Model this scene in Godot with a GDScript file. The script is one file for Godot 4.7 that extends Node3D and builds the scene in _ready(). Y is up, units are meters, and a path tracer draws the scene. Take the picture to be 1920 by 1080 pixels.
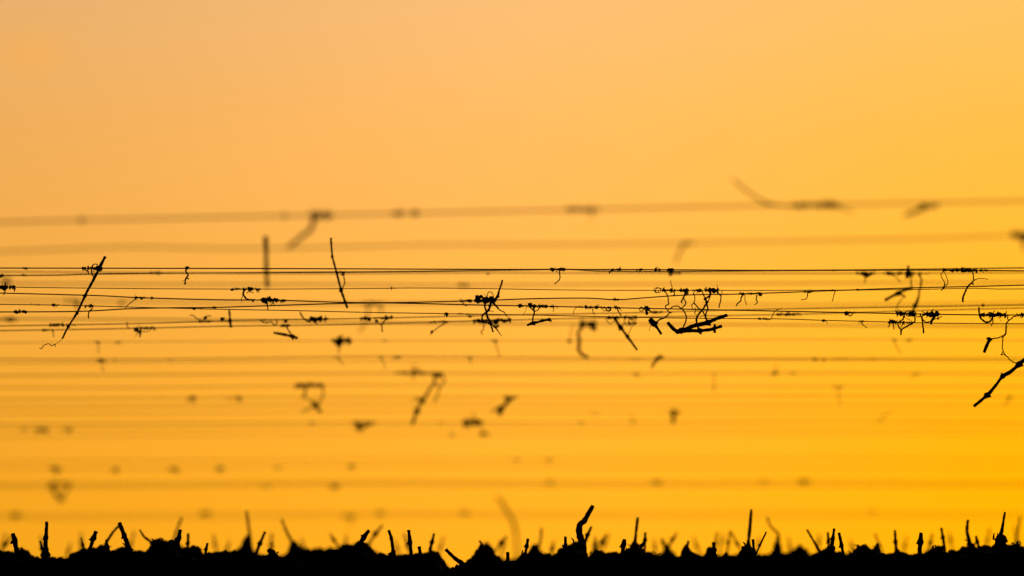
extends Node3D
# A pruned winter vineyard against an orange evening sky, seen through a long lens.
# FP: focal length in photograph pixels (1920 wide).  EYE: the pixel row of the camera's own height.
const FP := 10667.0
const EYE := 1140.0
const FOCUS := 10.5
const CAM_H := 0.80

var pitch := atan((EYE - 540.0) / FP)
var M := {}
var wires := {}
var used := {}
var rng := RandomNumberGenerator.new()
var bark_noise := FastNoiseLite.new()
var soil_noise := FastNoiseLite.new()


# ------------------------------------------------------------------ mesh helpers
class Shape:
	var v := PackedVector3Array()
	var n := PackedVector3Array()
	var k := PackedInt32Array()

	func tube(p: PackedVector3Array, r: PackedFloat32Array, sides: int, noise: FastNoiseLite = null, rough := 0.0, upright := false) -> void:
		if p.size() < 2:
			return
		var t := (p[1] - p[0]).normalized()
		var u := t.cross(Vector3(0.13, 0.31, 0.94))
		if u.length() < 0.05:
			u = t.cross(Vector3.UP)
		u = u.normalized()
		var first := v.size()
		for i in p.size():
			var a := p[maxi(i - 1, 0)]
			var b := p[mini(i + 1, p.size() - 1)]
			var tt := (b - a).normalized()
			if upright:
				t = Vector3.RIGHT
			elif tt.length() > 0.5:
				t = tt
			u = (u - t * u.dot(t)).normalized()
			var w := t.cross(u)
			for s in sides:
				var an := TAU * s / sides
				var d := u * cos(an) + w * sin(an)
				var rr := r[i]
				if noise:
					rr *= 1.0 + rough * noise.get_noise_3dv((p[i] + d * r[i]) * 1.0)
				v.append(p[i] + d * rr)
				n.append(d)
		for i in p.size() - 1:
			for s in sides:
				var a0 := first + i * sides + s
				var a1 := first + i * sides + (s + 1) % sides
				var b0 := a0 + sides
				var b1 := a1 + sides
				k.append_array(PackedInt32Array([a0, a1, b0, a1, b1, b0]))
		for e in 2:
			var c := v.size()
			var at := 0 if e == 0 else p.size() - 1
			var out := (p[0] - p[1]).normalized() if e == 0 else (p[at] - p[at - 1]).normalized()
			v.append(p[at] + out * r[at] * 0.15)
			n.append(out)
			for s in sides:
				v.append(v[first + at * sides + s])
				n.append(out)
			for s in sides:
				var q0 := c + 1 + s
				var q1 := c + 1 + (s + 1) % sides
				if e == 0:
					k.append_array(PackedInt32Array([c, q1, q0]))
				else:
					k.append_array(PackedInt32Array([c, q0, q1]))

	func mesh(origin: Vector3) -> ArrayMesh:
		var moved := PackedVector3Array()
		moved.resize(v.size())
		for i in v.size():
			moved[i] = v[i] - origin
		var a := []
		a.resize(Mesh.ARRAY_MAX)
		a[Mesh.ARRAY_VERTEX] = moved
		a[Mesh.ARRAY_NORMAL] = n
		a[Mesh.ARRAY_INDEX] = k
		var m := ArrayMesh.new()
		m.add_surface_from_arrays(Mesh.PRIMITIVE_TRIANGLES, a)
		return m


func numbered(called: String) -> String:
	var c: int = used.get(called, 0)
	used[called] = c + 1
	return called if c == 0 else "%s_%03d" % [called, c]


func tag(o: Node, label: String, category: String, group := "") -> void:
	o.set_meta("label", label)
	o.set_meta("category", category)
	if group:
		o.set_meta("group", group)


func part(called: String, s: Shape, mat: Material, parent: Node3D, origin: Vector3) -> MeshInstance3D:
	var o := MeshInstance3D.new()
	o.name = called
	o.mesh = s.mesh(origin)
	o.material_override = mat
	parent.add_child(o, true)
	return o


# the point of the upright plane z metres in front of the camera that is met at this place of the view
func at(px: float, py: float, z: float) -> Vector3:
	var d := Vector3((px - 960.0) / FP, (540.0 - py) / FP, -1.0).rotated(Vector3.RIGHT, pitch)
	return Vector3(0, CAM_H, 0) + d * (z / -d.z)


# smooth curve through x, y, x, y ...; one point about every step
func curve(a: Array, step: float) -> PackedVector2Array:
	var p := PackedVector2Array()
	for i in range(0, a.size(), 2):
		p.append(Vector2(a[i], a[i + 1]))
	var q := PackedVector2Array()
	for i in p.size() - 1:
		var p0 := p[maxi(i - 1, 0)]
		var p3 := p[mini(i + 2, p.size() - 1)]
		var m := maxi(1, int(ceil(p[i].distance_to(p[i + 1]) / step)))
		for j in m:
			q.append(p[i].cubic_interpolate(p[i + 1], p0, p3, float(j) / m))
	q.append(p[p.size() - 1])
	return q


# ------------------------------------------------------------------ wires
func wire(key: String, z: float, radius: float, pts: Array, label: String, group := "") -> void:
	var q := curve(pts, 24.0)
	wires[key] = {"z": z, "q": q, "r": radius}
	var s := Shape.new()
	var p := PackedVector3Array()
	var first := at(q[0].x, q[0].y, z)
	var last := at(q[q.size() - 1].x, q[q.size() - 1].y, z)
	var reach := maxf(4.0, last.x + 2.0)
	for i in 10:
		var f := i / 10.0
		p.append(Vector3(lerpf(-reach, first.x, f), first.y - 0.004 * sin(f * PI), first.z))
	for c in q:
		p.append(at(c.x, c.y, z))
	for i in range(1, 11):
		var f := i / 10.0
		p.append(Vector3(lerpf(last.x, reach, f), last.y - 0.004 * sin(f * PI), last.z))
	var r := PackedFloat32Array()
	r.resize(p.size())
	r.fill(radius * 0.001)
	s.tube(p, r, 8)
	var o := MeshInstance3D.new()
	o.name = numbered("trellis_wire")
	o.mesh = s.mesh(first)
	o.position = first
	o.material_override = M.wire
	add_child(o)
	tag(o, label, "wire", group)


func wy(key: String, x: float) -> float:
	var q: PackedVector2Array = wires[key].q
	for i in q.size() - 1:
		if x <= q[i + 1].x:
			return lerpf(q[i].y, q[i + 1].y, clampf((x - q[i].x) / maxf(q[i + 1].x - q[i].x, 0.001), 0.0, 1.0))
	return q[q.size() - 1].y


# ------------------------------------------------------------------ tendrils and canes
func strand_into(s: Shape, z: float, r0: float, r1: float, pts: Array, depth := 1.0, sides := 6) -> void:
	var sc := z / FP
	if z > 14.8:
		r0 *= 0.75
		r1 *= 0.75
	var q := curve(pts, 2.2)
	var p := PackedVector3Array()
	var r := PackedFloat32Array()
	var ph := rng.randf() * TAU
	var amp := rng.randf_range(1.0, 3.0) * depth
	var f := rng.randf_range(0.05, 0.12)
	for i in q.size():
		var t := float(i) / maxf(q.size() - 1, 1)
		var w := Vector3(sin(i * 0.9 + ph), sin(i * 1.3 + ph * 2.0), 0) * 0.22 * depth
		p.append(at(q[i].x, q[i].y, z) + (w + Vector3(0, 0, amp * (sin(i * f + ph) - sin(ph)))) * sc)
		r.append(lerpf(r0, r1, t) * sc * (1.0 + 0.12 * sin(i * 1.7 + ph)))
	s.tube(p, r, sides)


func coil_into(s: Shape, key: String, x1: float, x2: float, amp: float, z: float, thick: float) -> void:
	var sc := z / FP
	# two strands wound tightly and unevenly about the wire: thick beads, thin stretches, loose turns
	for run in 2:
		var p := PackedVector3Array()
		var r := PackedFloat32Array()
		var an := rng.randf() * TAU
		var x := x1 + rng.randf_range(0.0, 1.5)
		var k := rng.randf_range(0.22, 0.5)
		var k2 := k * rng.randf_range(2.1, 2.9)
		var ph := rng.randf() * TAU
		var spin := 1.0 if run == 0 else -1.0
		while x < x2:
			var y := wy(key, x)
			var bead := maxf(0.0, 0.55 * sin(x * k + ph) + 0.45 * sin(x * k2 + ph * 2.0))
			var rr := amp * (0.36 + 0.66 * bead + rng.randf() * 0.14)
			if rng.randf() < 0.05:
				rr *= 1.5
			p.append(at(x + rng.randf_range(-0.6, 0.6), y + rr * cos(an), z) + Vector3(0, 0, rr * sin(an) * sc))
			r.append(thick * sc * rng.randf_range(0.75, 1.15) * (0.8 + 0.35 * bead))
			an += spin * rng.randf_range(0.6, 1.5)
			x += rng.randf_range(0.25, 0.7) * lerpf(1.7, 0.8, minf(bead * 1.4, 1.0))
		s.tube(p, r, 5)
	for i in int((x2 - x1) / 9.0):
		var x := rng.randf_range(x1, x2)
		var y := wy(key, x)
		var d := -1.0 if rng.randf() < 0.4 else 1.0
		strand_into(s, z, thick * 0.7, thick * 0.35, [x, y, x + rng.randf_range(-2, 2), y + d * amp * 1.2, x + rng.randf_range(-4, 4), y + d * amp * rng.randf_range(1.4, 2.2)], 0.6, 4)


func knot_into(s: Shape, x: float, y: float, rad: float, z: float) -> void:
	var sc := z / FP
	var c := at(x, y, z)
	var thick := clampf(rad * (0.24 if z < 14.0 else 0.15), 0.5, 3.2)
	var m := 16 + int(rad * 2.0)
	var p := PackedVector3Array()
	var r := PackedFloat32Array()
	var d := Vector3.RIGHT
	for i in m * 3:
		d = (d + Vector3(rng.randfn(), rng.randfn(), rng.randfn()) * 0.42).normalized()
		var o := d * rad * rng.randf_range(0.35, 0.95)
		o.x *= 1.1
		p.append(c + o * sc)
		r.append(thick * sc * rng.randf_range(0.7, 1.2))
	s.tube(p, r, 5)


func ring_into(s: Shape, x: float, y: float, rad: float, thick: float, z: float) -> void:
	var a := []
	var ph := rng.randf() * TAU
	for i in 11:
		var an := ph + TAU * 1.1 * i / 10.0
		a.append(x + cos(an) * rad * rng.randf_range(0.9, 1.1))
		a.append(y + sin(an) * rad * rng.randf_range(0.8, 1.0))
	strand_into(s, z, thick, thick * 0.8, a, 1.0)


func cane_part(called: String, z: float, r0: float, r1: float, pts: Array, nodes: Array, root: Node3D, origin: Vector3, mat: Material) -> MeshInstance3D:
	var sc := z / FP
	if z > 14.8:
		r0 *= 0.7
		r1 *= 0.7
	var q := curve(pts, 1.6)
	var p := PackedVector3Array()
	var r := PackedFloat32Array()
	var ph := rng.randf() * TAU
	var tilt := rng.randf_range(-0.25, 0.25)
	for i in q.size():
		var t := float(i) / (q.size() - 1)
		var g := 0.0
		for j in range(0, nodes.size(), 3):
			var dd: float = q[i].distance_to(Vector2(nodes[j], nodes[j + 1])) / (nodes[j + 2] * 0.8)
			g = maxf(g, (nodes[j + 2] - lerpf(r0, r1, t)) * exp(-dd * dd))
		p.append(at(q[i].x, q[i].y, z) + Vector3(0, 0, tilt * (q[i].x - q[0].x + q[i].y - q[0].y) * sc))
		r.append((lerpf(r0, r1, t) + maxf(g, 0.0)) * sc * (1.0 + 0.05 * sin(i * 0.8 + ph)))
	var s := Shape.new()
	s.tube(p, r, 10, bark_noise, 0.35)
	var o := part(called, s, mat, root, origin)
	for j in range(0, nodes.size(), 3):
		var best := 0
		for i in q.size():
			if q[i].distance_to(Vector2(nodes[j], nodes[j + 1])) < q[best].distance_to(Vector2(nodes[j], nodes[j + 1])):
				best = i
		var along := (q[mini(best + 1, q.size() - 1)] - q[maxi(best - 1, 0)]).normalized()
		var side := Vector2(-along.y, along.x) * (1.0 if j % 2 == 0 else -1.0)
		var b := Shape.new()
		var from: Vector3 = p[best]
		var to2: Vector2 = (side * 1.0 + along * 0.5) * nodes[j + 2] * 1.35
		var to := from + Vector3(to2.x, -to2.y, 0.2) * sc
		b.tube(PackedVector3Array([from, from.lerp(to, 0.6), to]), PackedFloat32Array([nodes[j + 2] * 0.62 * sc, nodes[j + 2] * 0.5 * sc, nodes[j + 2] * 0.12 * sc]), 7)
		part("bud", b, mat, o, origin)
	return o


# one thing that clings to a wire: parts are rows of [kind, ...]
func thing(called: String, label: String, category: String, key: String, parts: Array, group := "", dz := 0.0) -> Node3D:
	var z: float = wires[key].z + dz
	rng.seed = hash(label) + used.get(called, 0) * 7919 + int(parts.size()) * 31
	var first: Array = parts[0]
	var ox := 0.0
	var oy := 0.0
	match first[0]:
		"coil":
			ox = (first[1] + first[2]) / 2.0
			oy = wy(key, ox)
		"knot", "ring":
			ox = first[1]
			oy = first[2]
		"strand":
			ox = first[3][0]
			oy = first[3][1]
		"cane":
			ox = first[3][0]
			oy = first[3][1]
	var origin := at(ox, oy, z)
	var root := Node3D.new()
	root.name = numbered(called)
	add_child(root)
	root.position = origin
	tag(root, label, category, group)
	for p in parts:
		var s := Shape.new()
		match p[0]:
			"coil":   # x from, x to, how far it stands off the wire, [strand radius]
				coil_into(s, key, p[1], p[2], p[3], z, p[4] if p.size() > 4 else clampf(p[3] * 0.42, 0.9, 2.6))
				part("coil", s, M.tendril, root, origin)
			"knot":
				knot_into(s, p[1], p[2], p[3], z)
				part("knot", s, M.tendril, root, origin)
			"ring":
				ring_into(s, p[1], p[2], p[3], p[4], z)
				part("loop", s, M.tendril, root, origin)
			"strand":
				strand_into(s, z, p[1], p[2], p[3])
				part("strand", s, M.tendril, root, origin)
			"cane":
				cane_part("cane", z, p[1], p[2], p[3], p[4], root, origin, M.cane)
	return root


# ------------------------------------------------------------------ vines
# top: x, y pairs of the upper edge of the cordon; spurs: [r at base, r at tip, [x, y ...]]
func vine(z: float, trunk_x: float, thick: float, top: Array, heads: Array, spurs: Array, label: String, group: String) -> void:
	rng.seed = int(z * 1000) + int(trunk_x * 7)
	var sc := z / FP
	var u := FOCUS / z
	var root := Node3D.new()
	root.name = numbered("grape_vine")
	add_child(root)
	var foot := at(trunk_x, EYE, z)
	foot.y = ground_at(foot.x, foot.z)
	root.position = foot
	tag(root, label, "vine", group)
	var q := curve(top, 3.0)
	if absf(z - FOCUS) < 0.01:
		for i in q.size():
			q[i].y += 6.0
	var p := PackedVector3Array()
	var r := PackedFloat32Array()
	var ph := rng.randf() * TAU
	for i in q.size():
		var e := minf(minf(float(i), float(q.size() - 1 - i)) / 8.0, 1.0)
		var rad := thick * 0.5 * lerpf(0.28, 1.0, sqrt(e)) * (1.0 + 0.16 * sin(i * 0.22 + ph) + 0.08 * sin(i * 0.53 + ph * 3.0))
		p.append(at(q[i].x, q[i].y + rad, z) + Vector3(0, 0, 0.012 * sin(i * 0.13 + ph)))
		r.append(rad * sc)
	var s := Shape.new()
	s.tube(p, r, 18, bark_noise, 0.42, true)
	# loose strips of bark and short dead stubs along the cordon
	for i in int(q.size() / 8.0):
		var c := q[rng.randi_range(2, q.size() - 3)]
		var x := c.x + rng.randf_range(-4, 4)
		var y := c.y + rng.randf_range(1, 7) * u
		var l := rng.randf_range(2, 7) * u
		strand_into(s, z, rng.randf_range(1.2, 3.2) * u, rng.randf_range(0.4, 1.6) * u, [x, y, x + rng.randf_range(-3, 3) * u, y - l * 0.5, x + rng.randf_range(-9, 9) * u, y - l], 0.6, 5)
	part("cordon", s, M.bark, root, foot)
	# trunk from the cordon down to the soil
	var t := Shape.new()
	var tp := PackedVector3Array()
	var tr := PackedFloat32Array()
	var mid := q.size() / 2
	for i in q.size():
		if absf(q[i].x - trunk_x) < absf(q[mid].x - trunk_x):
			mid = i
	var crown: Vector3 = p[mid]
	for i in 15:
		var f := i / 14.0
		tp.append(crown.lerp(foot - Vector3(0, 0.03, 0), f) + Vector3(0.018 * sin(f * 7.0 + ph) * sin(f * PI), 0, 0.012 * sin(f * 9.0) * sin(f * PI)))
		tr.append(lerpf(0.024, 0.034, f * f) * (1.0 + 0.09 * sin(i * 1.9 + ph)))
	t.tube(tp, tr, 14, bark_noise, 0.42)
	part("trunk", t, M.bark, root, foot)
	for h in heads:    # gnarled old wood from which the spurs grow: [x, y, radius]
		var hs := Shape.new()
		var hp := PackedVector3Array()
		var hr := PackedFloat32Array()
		var lean := rng.randf_range(-6, 6)
		for i in 9:
			var f := i / 8.0
			hp.append(at(h[0] + lean * (1.0 - f) * u + rng.randf_range(-1, 1) * u, lerpf(h[1] + h[2] * 0.6, h[1] + h[2] + 34 * u, f), z) + Vector3(0, 0, rng.randf_range(-0.003, 0.003)))
			hr.append(h[2] * sc * lerpf(0.75, 1.75, f) * (1.0 + 0.2 * sin(i * 2.1 + h[0])))
		hs.tube(hp, hr, 12, bark_noise, 0.5)
		for i in 3:
			var x: float = h[0] + rng.randf_range(-0.8, 0.8) * h[2]
			strand_into(hs, z, 2.4 * u, 1.1 * u, [x, h[1] + h[2], x + rng.randf_range(-3, 3) * u, h[1] + 2, x + rng.randf_range(-6, 6) * u, h[1] - rng.randf_range(0, 5) * u], 0.5, 5)
		part("spur_head", hs, M.bark, root, foot)
	for a in spurs:
		var pts: Array = a[2]
		var n := pts.size()
		var bx: float = pts[n - 2]
		var by: float = pts[n - 1]
		var px: float = pts[n - 4]
		# run the spur on into the cordon
		var down: Array = pts.duplicate()
		down.append_array([bx + (bx - px) * 0.25, by + 24.0 * u])
		var nodes := []
		var q0 := Vector2(pts[0], pts[1])
		var q1 := Vector2(bx, by)
		var m := q0.lerp(q1, rng.randf_range(0.38, 0.6))
		if q0.distance_to(q1) > 22 * u and n == 4:
			nodes = [m.x, m.y, a[1] * 1.5 + 0.6 * u]
		cane_part("spur", z, a[1], a[0], down, nodes, root, foot, M.cane_old)


func ground_at(x: float, z: float) -> float:
	return -0.23 * smoothstep(-9.6, -6.2, z) + 0.02 * soil_noise.get_noise_2d(x * 3.0, z * 3.0) + 0.015 * soil_noise.get_noise_2d(x * 11.0 + 40.0, z * 11.0)


# ------------------------------------------------------------------ sky
func sky_picture() -> ImageTexture:
	var w := 2048
	var h := 1024
	# linear colour of the evening sky by elevation in degrees, towards the set sun
	var e_at := [0.0, 1.0, 2.0, 3.2, 4.5, 6.2, 10.0, 20.0, 45.0, 90.0]
	var cols := [Vector3(1.22, 0.489, 0.009), Vector3(1.22, 0.495, 0.019), Vector3(1.21, 0.509, 0.036), Vector3(1.19, 0.532, 0.070), Vector3(1.16, 0.552, 0.123), Vector3(1.06, 0.570, 0.200), Vector3(0.95, 0.57, 0.29), Vector3(0.62, 0.43, 0.32), Vector3(0.24, 0.22, 0.24), Vector3(0.09, 0.10, 0.15)]
	var data := PackedFloat32Array()
	data.resize(w * h * 3)
	var sun_az := 20.0
	for y in h:
		var e := 90.0 - (y + 0.5) / h * 180.0
		var c: Vector3 = cols[0] * 0.25
		if e > 0.0:
			var i := 0
			while i < e_at.size() - 2 and e > e_at[i + 1]:
				i += 1
			c = cols[i].lerp(cols[i + 1], smoothstep(0.0, 1.0, (e - e_at[i]) / (e_at[i + 1] - e_at[i])) * 0.5 + 0.5 * (e - e_at[i]) / (e_at[i + 1] - e_at[i]))
		for x in w:
			var az := (x + 0.5) / w * 360.0 - 180.0
			var o := (y * w + x) * 3
			var d := absf(wrapf(az - sun_az, -180.0, 180.0))
			var g := exp(-(d / 75.0) * (d / 75.0))
			var veil := smoothstep(18.5, 26.5, d)
			var k := lerpf(0.06, 1.0, g) * (1.0 - 0.16 * veil)
			var near := (1.0 - smoothstep(14.2, 21.0, d)) * minf(1.0, exp(-(e - 1.4) / 5.0)) * (1.0 - smoothstep(6.0, 16.0, e))
			var glow := exp(-pow((az + 4.86) / 0.34, 2.0) - pow((e - 5.59) / 0.15, 2.0)) if absf(az + 4.86) < 3.0 else 0.0
			data[o] = c.x * k * (1.0 + 0.10 * glow)
			data[o + 1] = c.y * k * (1.0 - 0.01 * glow)
			data[o + 2] = c.z * k * (1.0 - 0.97 * near) * (1.0 - 0.30 * glow)
	var im := Image.create_from_data(w, h, false, Image.FORMAT_RGBF, data.to_byte_array())
	return ImageTexture.create_from_image(im)


func noise_tex(freq: float, a: Color, b: Color, sd: int, normal := false) -> NoiseTexture2D:
	var n := FastNoiseLite.new()
	n.seed = sd
	n.frequency = freq
	n.fractal_octaves = 5
	var t := NoiseTexture2D.new()
	t.width = 256
	t.height = 256
	t.seamless = true
	t.noise = n
	if normal:
		t.as_normal_map = true
		t.bump_strength = 6.0
	else:
		var g := Gradient.new()
		g.set_color(0, a.linear_to_srgb())
		g.set_color(1, b.linear_to_srgb())
		t.color_ramp = g
	return t


func mat(a: Color, b: Color, freq: float, rough: float, tile: float, sd: int, metal := 0.0) -> StandardMaterial3D:
	var m := StandardMaterial3D.new()
	m.albedo_texture = noise_tex(freq, a, b, sd)
	m.normal_enabled = true
	m.normal_texture = noise_tex(freq * 1.6, a, b, sd + 9, true)
	m.roughness = rough
	m.metallic = metal
	m.metallic_specular = 0.25
	m.uv1_triplanar = true
	m.uv1_world_triplanar = true
	m.uv1_scale = Vector3.ONE * tile
	return m


func _ready() -> void:
	# ---- camera
	var cam := Camera3D.new()
	cam.name = "camera"
	add_child(cam)
	cam.position = Vector3(0, CAM_H, 0)
	cam.rotation.x = pitch
	var lens := CameraAttributesPhysical.new()
	lens.frustum_focal_length = 24.0 / (1080.0 / FP)
	lens.frustum_focus_distance = FOCUS
	lens.frustum_near = 0.1
	lens.frustum_far = 4000.0
	lens.exposure_aperture = lens.frustum_focal_length * 0.001 / 0.0320
	cam.attributes = lens
	cam.fov = rad_to_deg(2.0 * atan(540.0 / FP))
	cam.near = 0.1
	cam.far = 4000.0
	cam.current = true
	# ---- sky
	var env := Environment.new()
	env.background_mode = Environment.BG_SKY
	env.sky = Sky.new()
	var pano := PanoramaSkyMaterial.new()
	pano.panorama = sky_picture()
	env.sky.sky_material = pano
	env.sky_rotation = Vector3(0, PI, 0)
	env.tonemap_mode = Environment.TONE_MAPPER_LINEAR
	env.tonemap_exposure = 1.0
	env.sdfgi_enabled = true
	env.ssao_enabled = true
	env.ssil_enabled = true
	var we := WorldEnvironment.new()
	we.name = "world_environment"
	we.environment = env
	add_child(we)
	# ---- the sun has all but set, low beyond the rows and out of the picture to one side
	var sun := DirectionalLight3D.new()
	sun.name = "sun"
	sun.light_energy = 0.15
	sun.light_color = Color(1.0, 0.62, 0.30)
	sun.light_angular_distance = 0.5
	sun.shadow_enabled = true
	add_child(sun)
	sun.look_at_from_position(Vector3(sin(deg_to_rad(20.0)), tan(deg_to_rad(1.2)), -cos(deg_to_rad(20.0))) * 10.0, Vector3.ZERO)

	bark_noise.seed = 5
	bark_noise.frequency = 42.0
	bark_noise.fractal_octaves = 3
	soil_noise.seed = 11
	soil_noise.frequency = 0.35
	M.wire = mat(Color(0.10, 0.095, 0.09), Color(0.20, 0.18, 0.16), 0.03, 0.75, 20.0, 1, 0.3)
	M.tendril = mat(Color(0.035, 0.025, 0.018), Color(0.09, 0.062, 0.042), 0.03, 0.9, 30.0, 2)
	M.cane = mat(Color(0.06, 0.038, 0.024), Color(0.13, 0.085, 0.052), 0.03, 0.85, 24.0, 3)
	M.cane_old = mat(Color(0.045, 0.032, 0.024), Color(0.10, 0.07, 0.05), 0.03, 0.9, 24.0, 4)
	M.bark = mat(Color(0.022, 0.017, 0.014), Color(0.075, 0.056, 0.043), 0.03, 0.95, 10.0, 5)
	M.soil = mat(Color(0.045, 0.034, 0.025), Color(0.12, 0.09, 0.065), 0.02, 1.0, 0.6, 6)
	build_ground()
	build_wires()
	build_vines()
	build_sharp()
	build_front()
	build_behind()
	build_far()


func build_ground() -> void:
	var xs := []
	var zs := []
	for v in [-1500.0, -500.0, -150.0, -60.0, -30.0]:
		xs.append(v)
	for i in 121:
		xs.append(-15.0 + i * 0.25)
	for v in [30.0, 60.0, 150.0, 500.0, 1500.0]:
		xs.append(v)
	for v in [60.0, 15.0]:
		zs.append(v)
	for i in 181:
		zs.append(5.0 - i * 0.25)
	for v in [-55.0, -80.0, -150.0, -400.0, -900.0, -2500.0]:
		zs.append(v)
	var st := SurfaceTool.new()
	st.begin(Mesh.PRIMITIVE_TRIANGLES)
	for z in zs:
		for x in xs:
			st.add_vertex(Vector3(x, ground_at(x, z), z))
	var nx := xs.size()
	for j in zs.size() - 1:
		for i in nx - 1:
			var a := j * nx + i
			for q in [a, a + nx, a + 1, a + 1, a + nx, a + nx + 1]:
				st.add_index(q)
	st.generate_normals()
	var o := MeshInstance3D.new()
	o.name = "ground"
	o.mesh = st.commit()
	o.material_override = M.soil
	o.set_meta("kind", "structure")
	o.set_meta("label", "bare dark vineyard soil under the rows of pruned vines")
	add_child(o)


func build_wires() -> void:
	# the sharp row
	wire("w1", 10.45, 1.2, [-60, 502.5, 480, 503.5, 900, 505, 1200, 505.5, 1450, 507, 1740, 506.5, 1980, 508.5], "topmost sharp wire, taut, carrying the leaning cane and many dark coils")
	wire("w2", 9.6, 1.15, [-60, 516.5, 100, 516, 180, 514, 480, 511, 700, 509.5, 800, 508.5, 960, 506.5, 1060, 505, 1120, 508, 1260, 509, 1440, 507.5, 1560, 506.5, 1700, 505, 1980, 501.5], "slightly soft wire just under the topmost sharp wire, holding a bent upright cane")
	wire("w3", 10.75, 0.85, [-60, 537.5, 240, 541, 480, 542, 690, 541, 770, 540, 900, 541, 1100, 544, 1400, 544.5, 1560, 544, 1700, 543, 1830, 540.5, 1870, 542, 1980, 541], "thin sharp wire from which the forked cane hangs by its tendrils")
	wire("w4", 10.25, 1.15, [-60, 548, 100, 552, 190, 554.5, 260, 558, 400, 562, 520, 563, 650, 567, 760, 567, 900, 563.5, 1000, 560, 1100, 559, 1155, 562, 1200, 559, 1290, 553, 1380, 551.5, 1480, 548, 1560, 545, 1700, 540, 1830, 537, 1980, 533], "slack sharp wire that dips and rises, carrying the bristly black tangle")
	wire("w5", 10.5, 1.2, [-60, 585, 140, 584, 240, 579, 330, 577, 400, 576.5, 480, 574, 620, 569.5, 700, 568, 780, 569, 880, 571.5, 1000, 574, 1100, 576, 1300, 580, 1440, 583, 1640, 587, 1800, 590, 1980, 591], "sharp dark wire that carries the long knotty cane on a thin tendril")
	wire("w6", 10.85, 0.95, [-60, 570, 100, 572, 240, 575.5, 330, 578, 420, 580, 560, 582.5, 680, 585.5, 830, 588, 960, 590, 1100, 593, 1240, 596, 1400, 597.5, 1470, 598, 1540, 600.5, 1640, 603, 1760, 606, 1980, 607.5], "lowest sharp wire, thin, with small greenish tendril knots")
	# the row just behind it
	wire("b1", 12.0, 1.2, [-60, 612, 240, 607, 420, 601.5, 680, 597, 830, 593.5, 960, 590.5, 1100, 588, 1250, 585, 1400, 580.5, 1640, 576, 1820, 573, 1980, 570.5], "soft wire climbing behind the lowest sharp wire, with bushy tendril clumps")
	wire("b2", 12.1, 1.2, [-60, 621, 240, 616, 420, 611.5, 560, 610, 700, 607, 820, 604, 960, 600, 1080, 597, 1200, 594.5, 1400, 591, 1540, 588, 1700, 583, 1980, 576], "soft wire under the bushy tendril clumps, holding the straight slanting cane")
	# rows before it, out of focus
	wire("n1", 6.3, 1.1, [-60, 418, 150, 413, 480, 406, 960, 396, 1300, 388, 1600, 383, 1980, 376], "uppermost wide blurred wire band crossing the open sky")
	wire("n2", 6.3, 0.95, [-60, 474, 100, 468, 250, 463, 400, 466, 560, 465, 800, 459, 960, 459, 1200, 457, 1500, 452, 1750, 447, 1980, 438], "second wide blurred wire band, slightly wavy, under the uppermost one")
	wire("m1", 8.7, 0.9, [-60, 509, 300, 511.5, 600, 513, 900, 511.5, 1300, 512.5, 1660, 512.5, 1980, 511], "soft orange wire band close under the topmost sharp wires")
	wire("m2", 7.3, 0.95, [-60, 531, 240, 532.5, 600, 533, 900, 534, 1300, 532, 1650, 530.5, 1980, 529], "soft orange wire band just above the thin sharp wire")
	wire("m3", 7.0, 0.95, [-60, 562, 240, 565, 480, 568, 700, 569, 960, 567, 1200, 568, 1400, 572, 1640, 572, 1980, 568], "broad soft orange wire band between the slack wire and dark wire")
	wire("m4", 7.7, 1.0, [-60, 598, 300, 599, 680, 605, 950, 607, 1300, 608, 1500, 609.5, 1980, 612], "soft orange wire band holding the fuzzy hooked tendril")
	# rows further and further behind
	var far := [
		["f1", 15.0, 0.89, 638], ["f2", 15.2, 1.48, 671], ["f3", 15.2, 0.89, 677],
		["g1", 18.0, 1.66, 700], ["g2", 18.0, 1.20, 724], ["g3", 18.1, 1.33, 744],
		["h1", 20.4, 1.60, 759], ["h2", 20.4, 1.20, 773], ["h3", 20.6, 1.66, 791],
		["i1", 22.5, 1.33, 802], ["i2", 22.5, 1.20, 815],
		["j1", 25.0, 1.36, 861], ["j2", 25.0, 1.31, 876],
		["k1", 31.0, 1.76, 903], ["k2", 31.0, 1.71, 911], ["k3", 31.0, 1.62, 907],
		["l1", 39.0, 1.71, 960], ["l2", 39.0, 1.92, 970], ["l3", 39.0, 1.80, 965],
	]
	var rows := {
		"f": "blurred wire of the first pale row under the sharp wires", "g": "pale blurred wire of the row with the blurred slanting cane",
		"h": "pale blurred wire of the row with the oblong tendril bundle", "i": "very faint blurred wire under the oblong tendril bundle",
		"j": "wire of the faint broad band above the lowest two", "k": "wire of the broad blurred band next above the lowest",
		"l": "wire of the lowest broad blurred band above the vines",
	}
	var place := {"1": "upper", "2": "middle", "3": "lower"}
	var nth := {"k2": "lower", "k3": "middle", "l2": "lower", "l3": "middle", "i2": "lower", "j2": "lower"}
	var i := 0
	for f in far:
		i += 1
		var y: float = f[3]
		var b := 1.6 * sin(i * 2.3)
		wire(f[0], f[1], f[2], [-60, y + 4 + b, 300, y + 2.5, 700, y - 0.5 + b, 1150, y + 0.5, 1550, y - 0.5 - b, 1980, y + 1.0], nth.get(f[0], place[f[0][1]]) + " " + rows[f[0][0]], "blurred wires of the rows behind")


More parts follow.
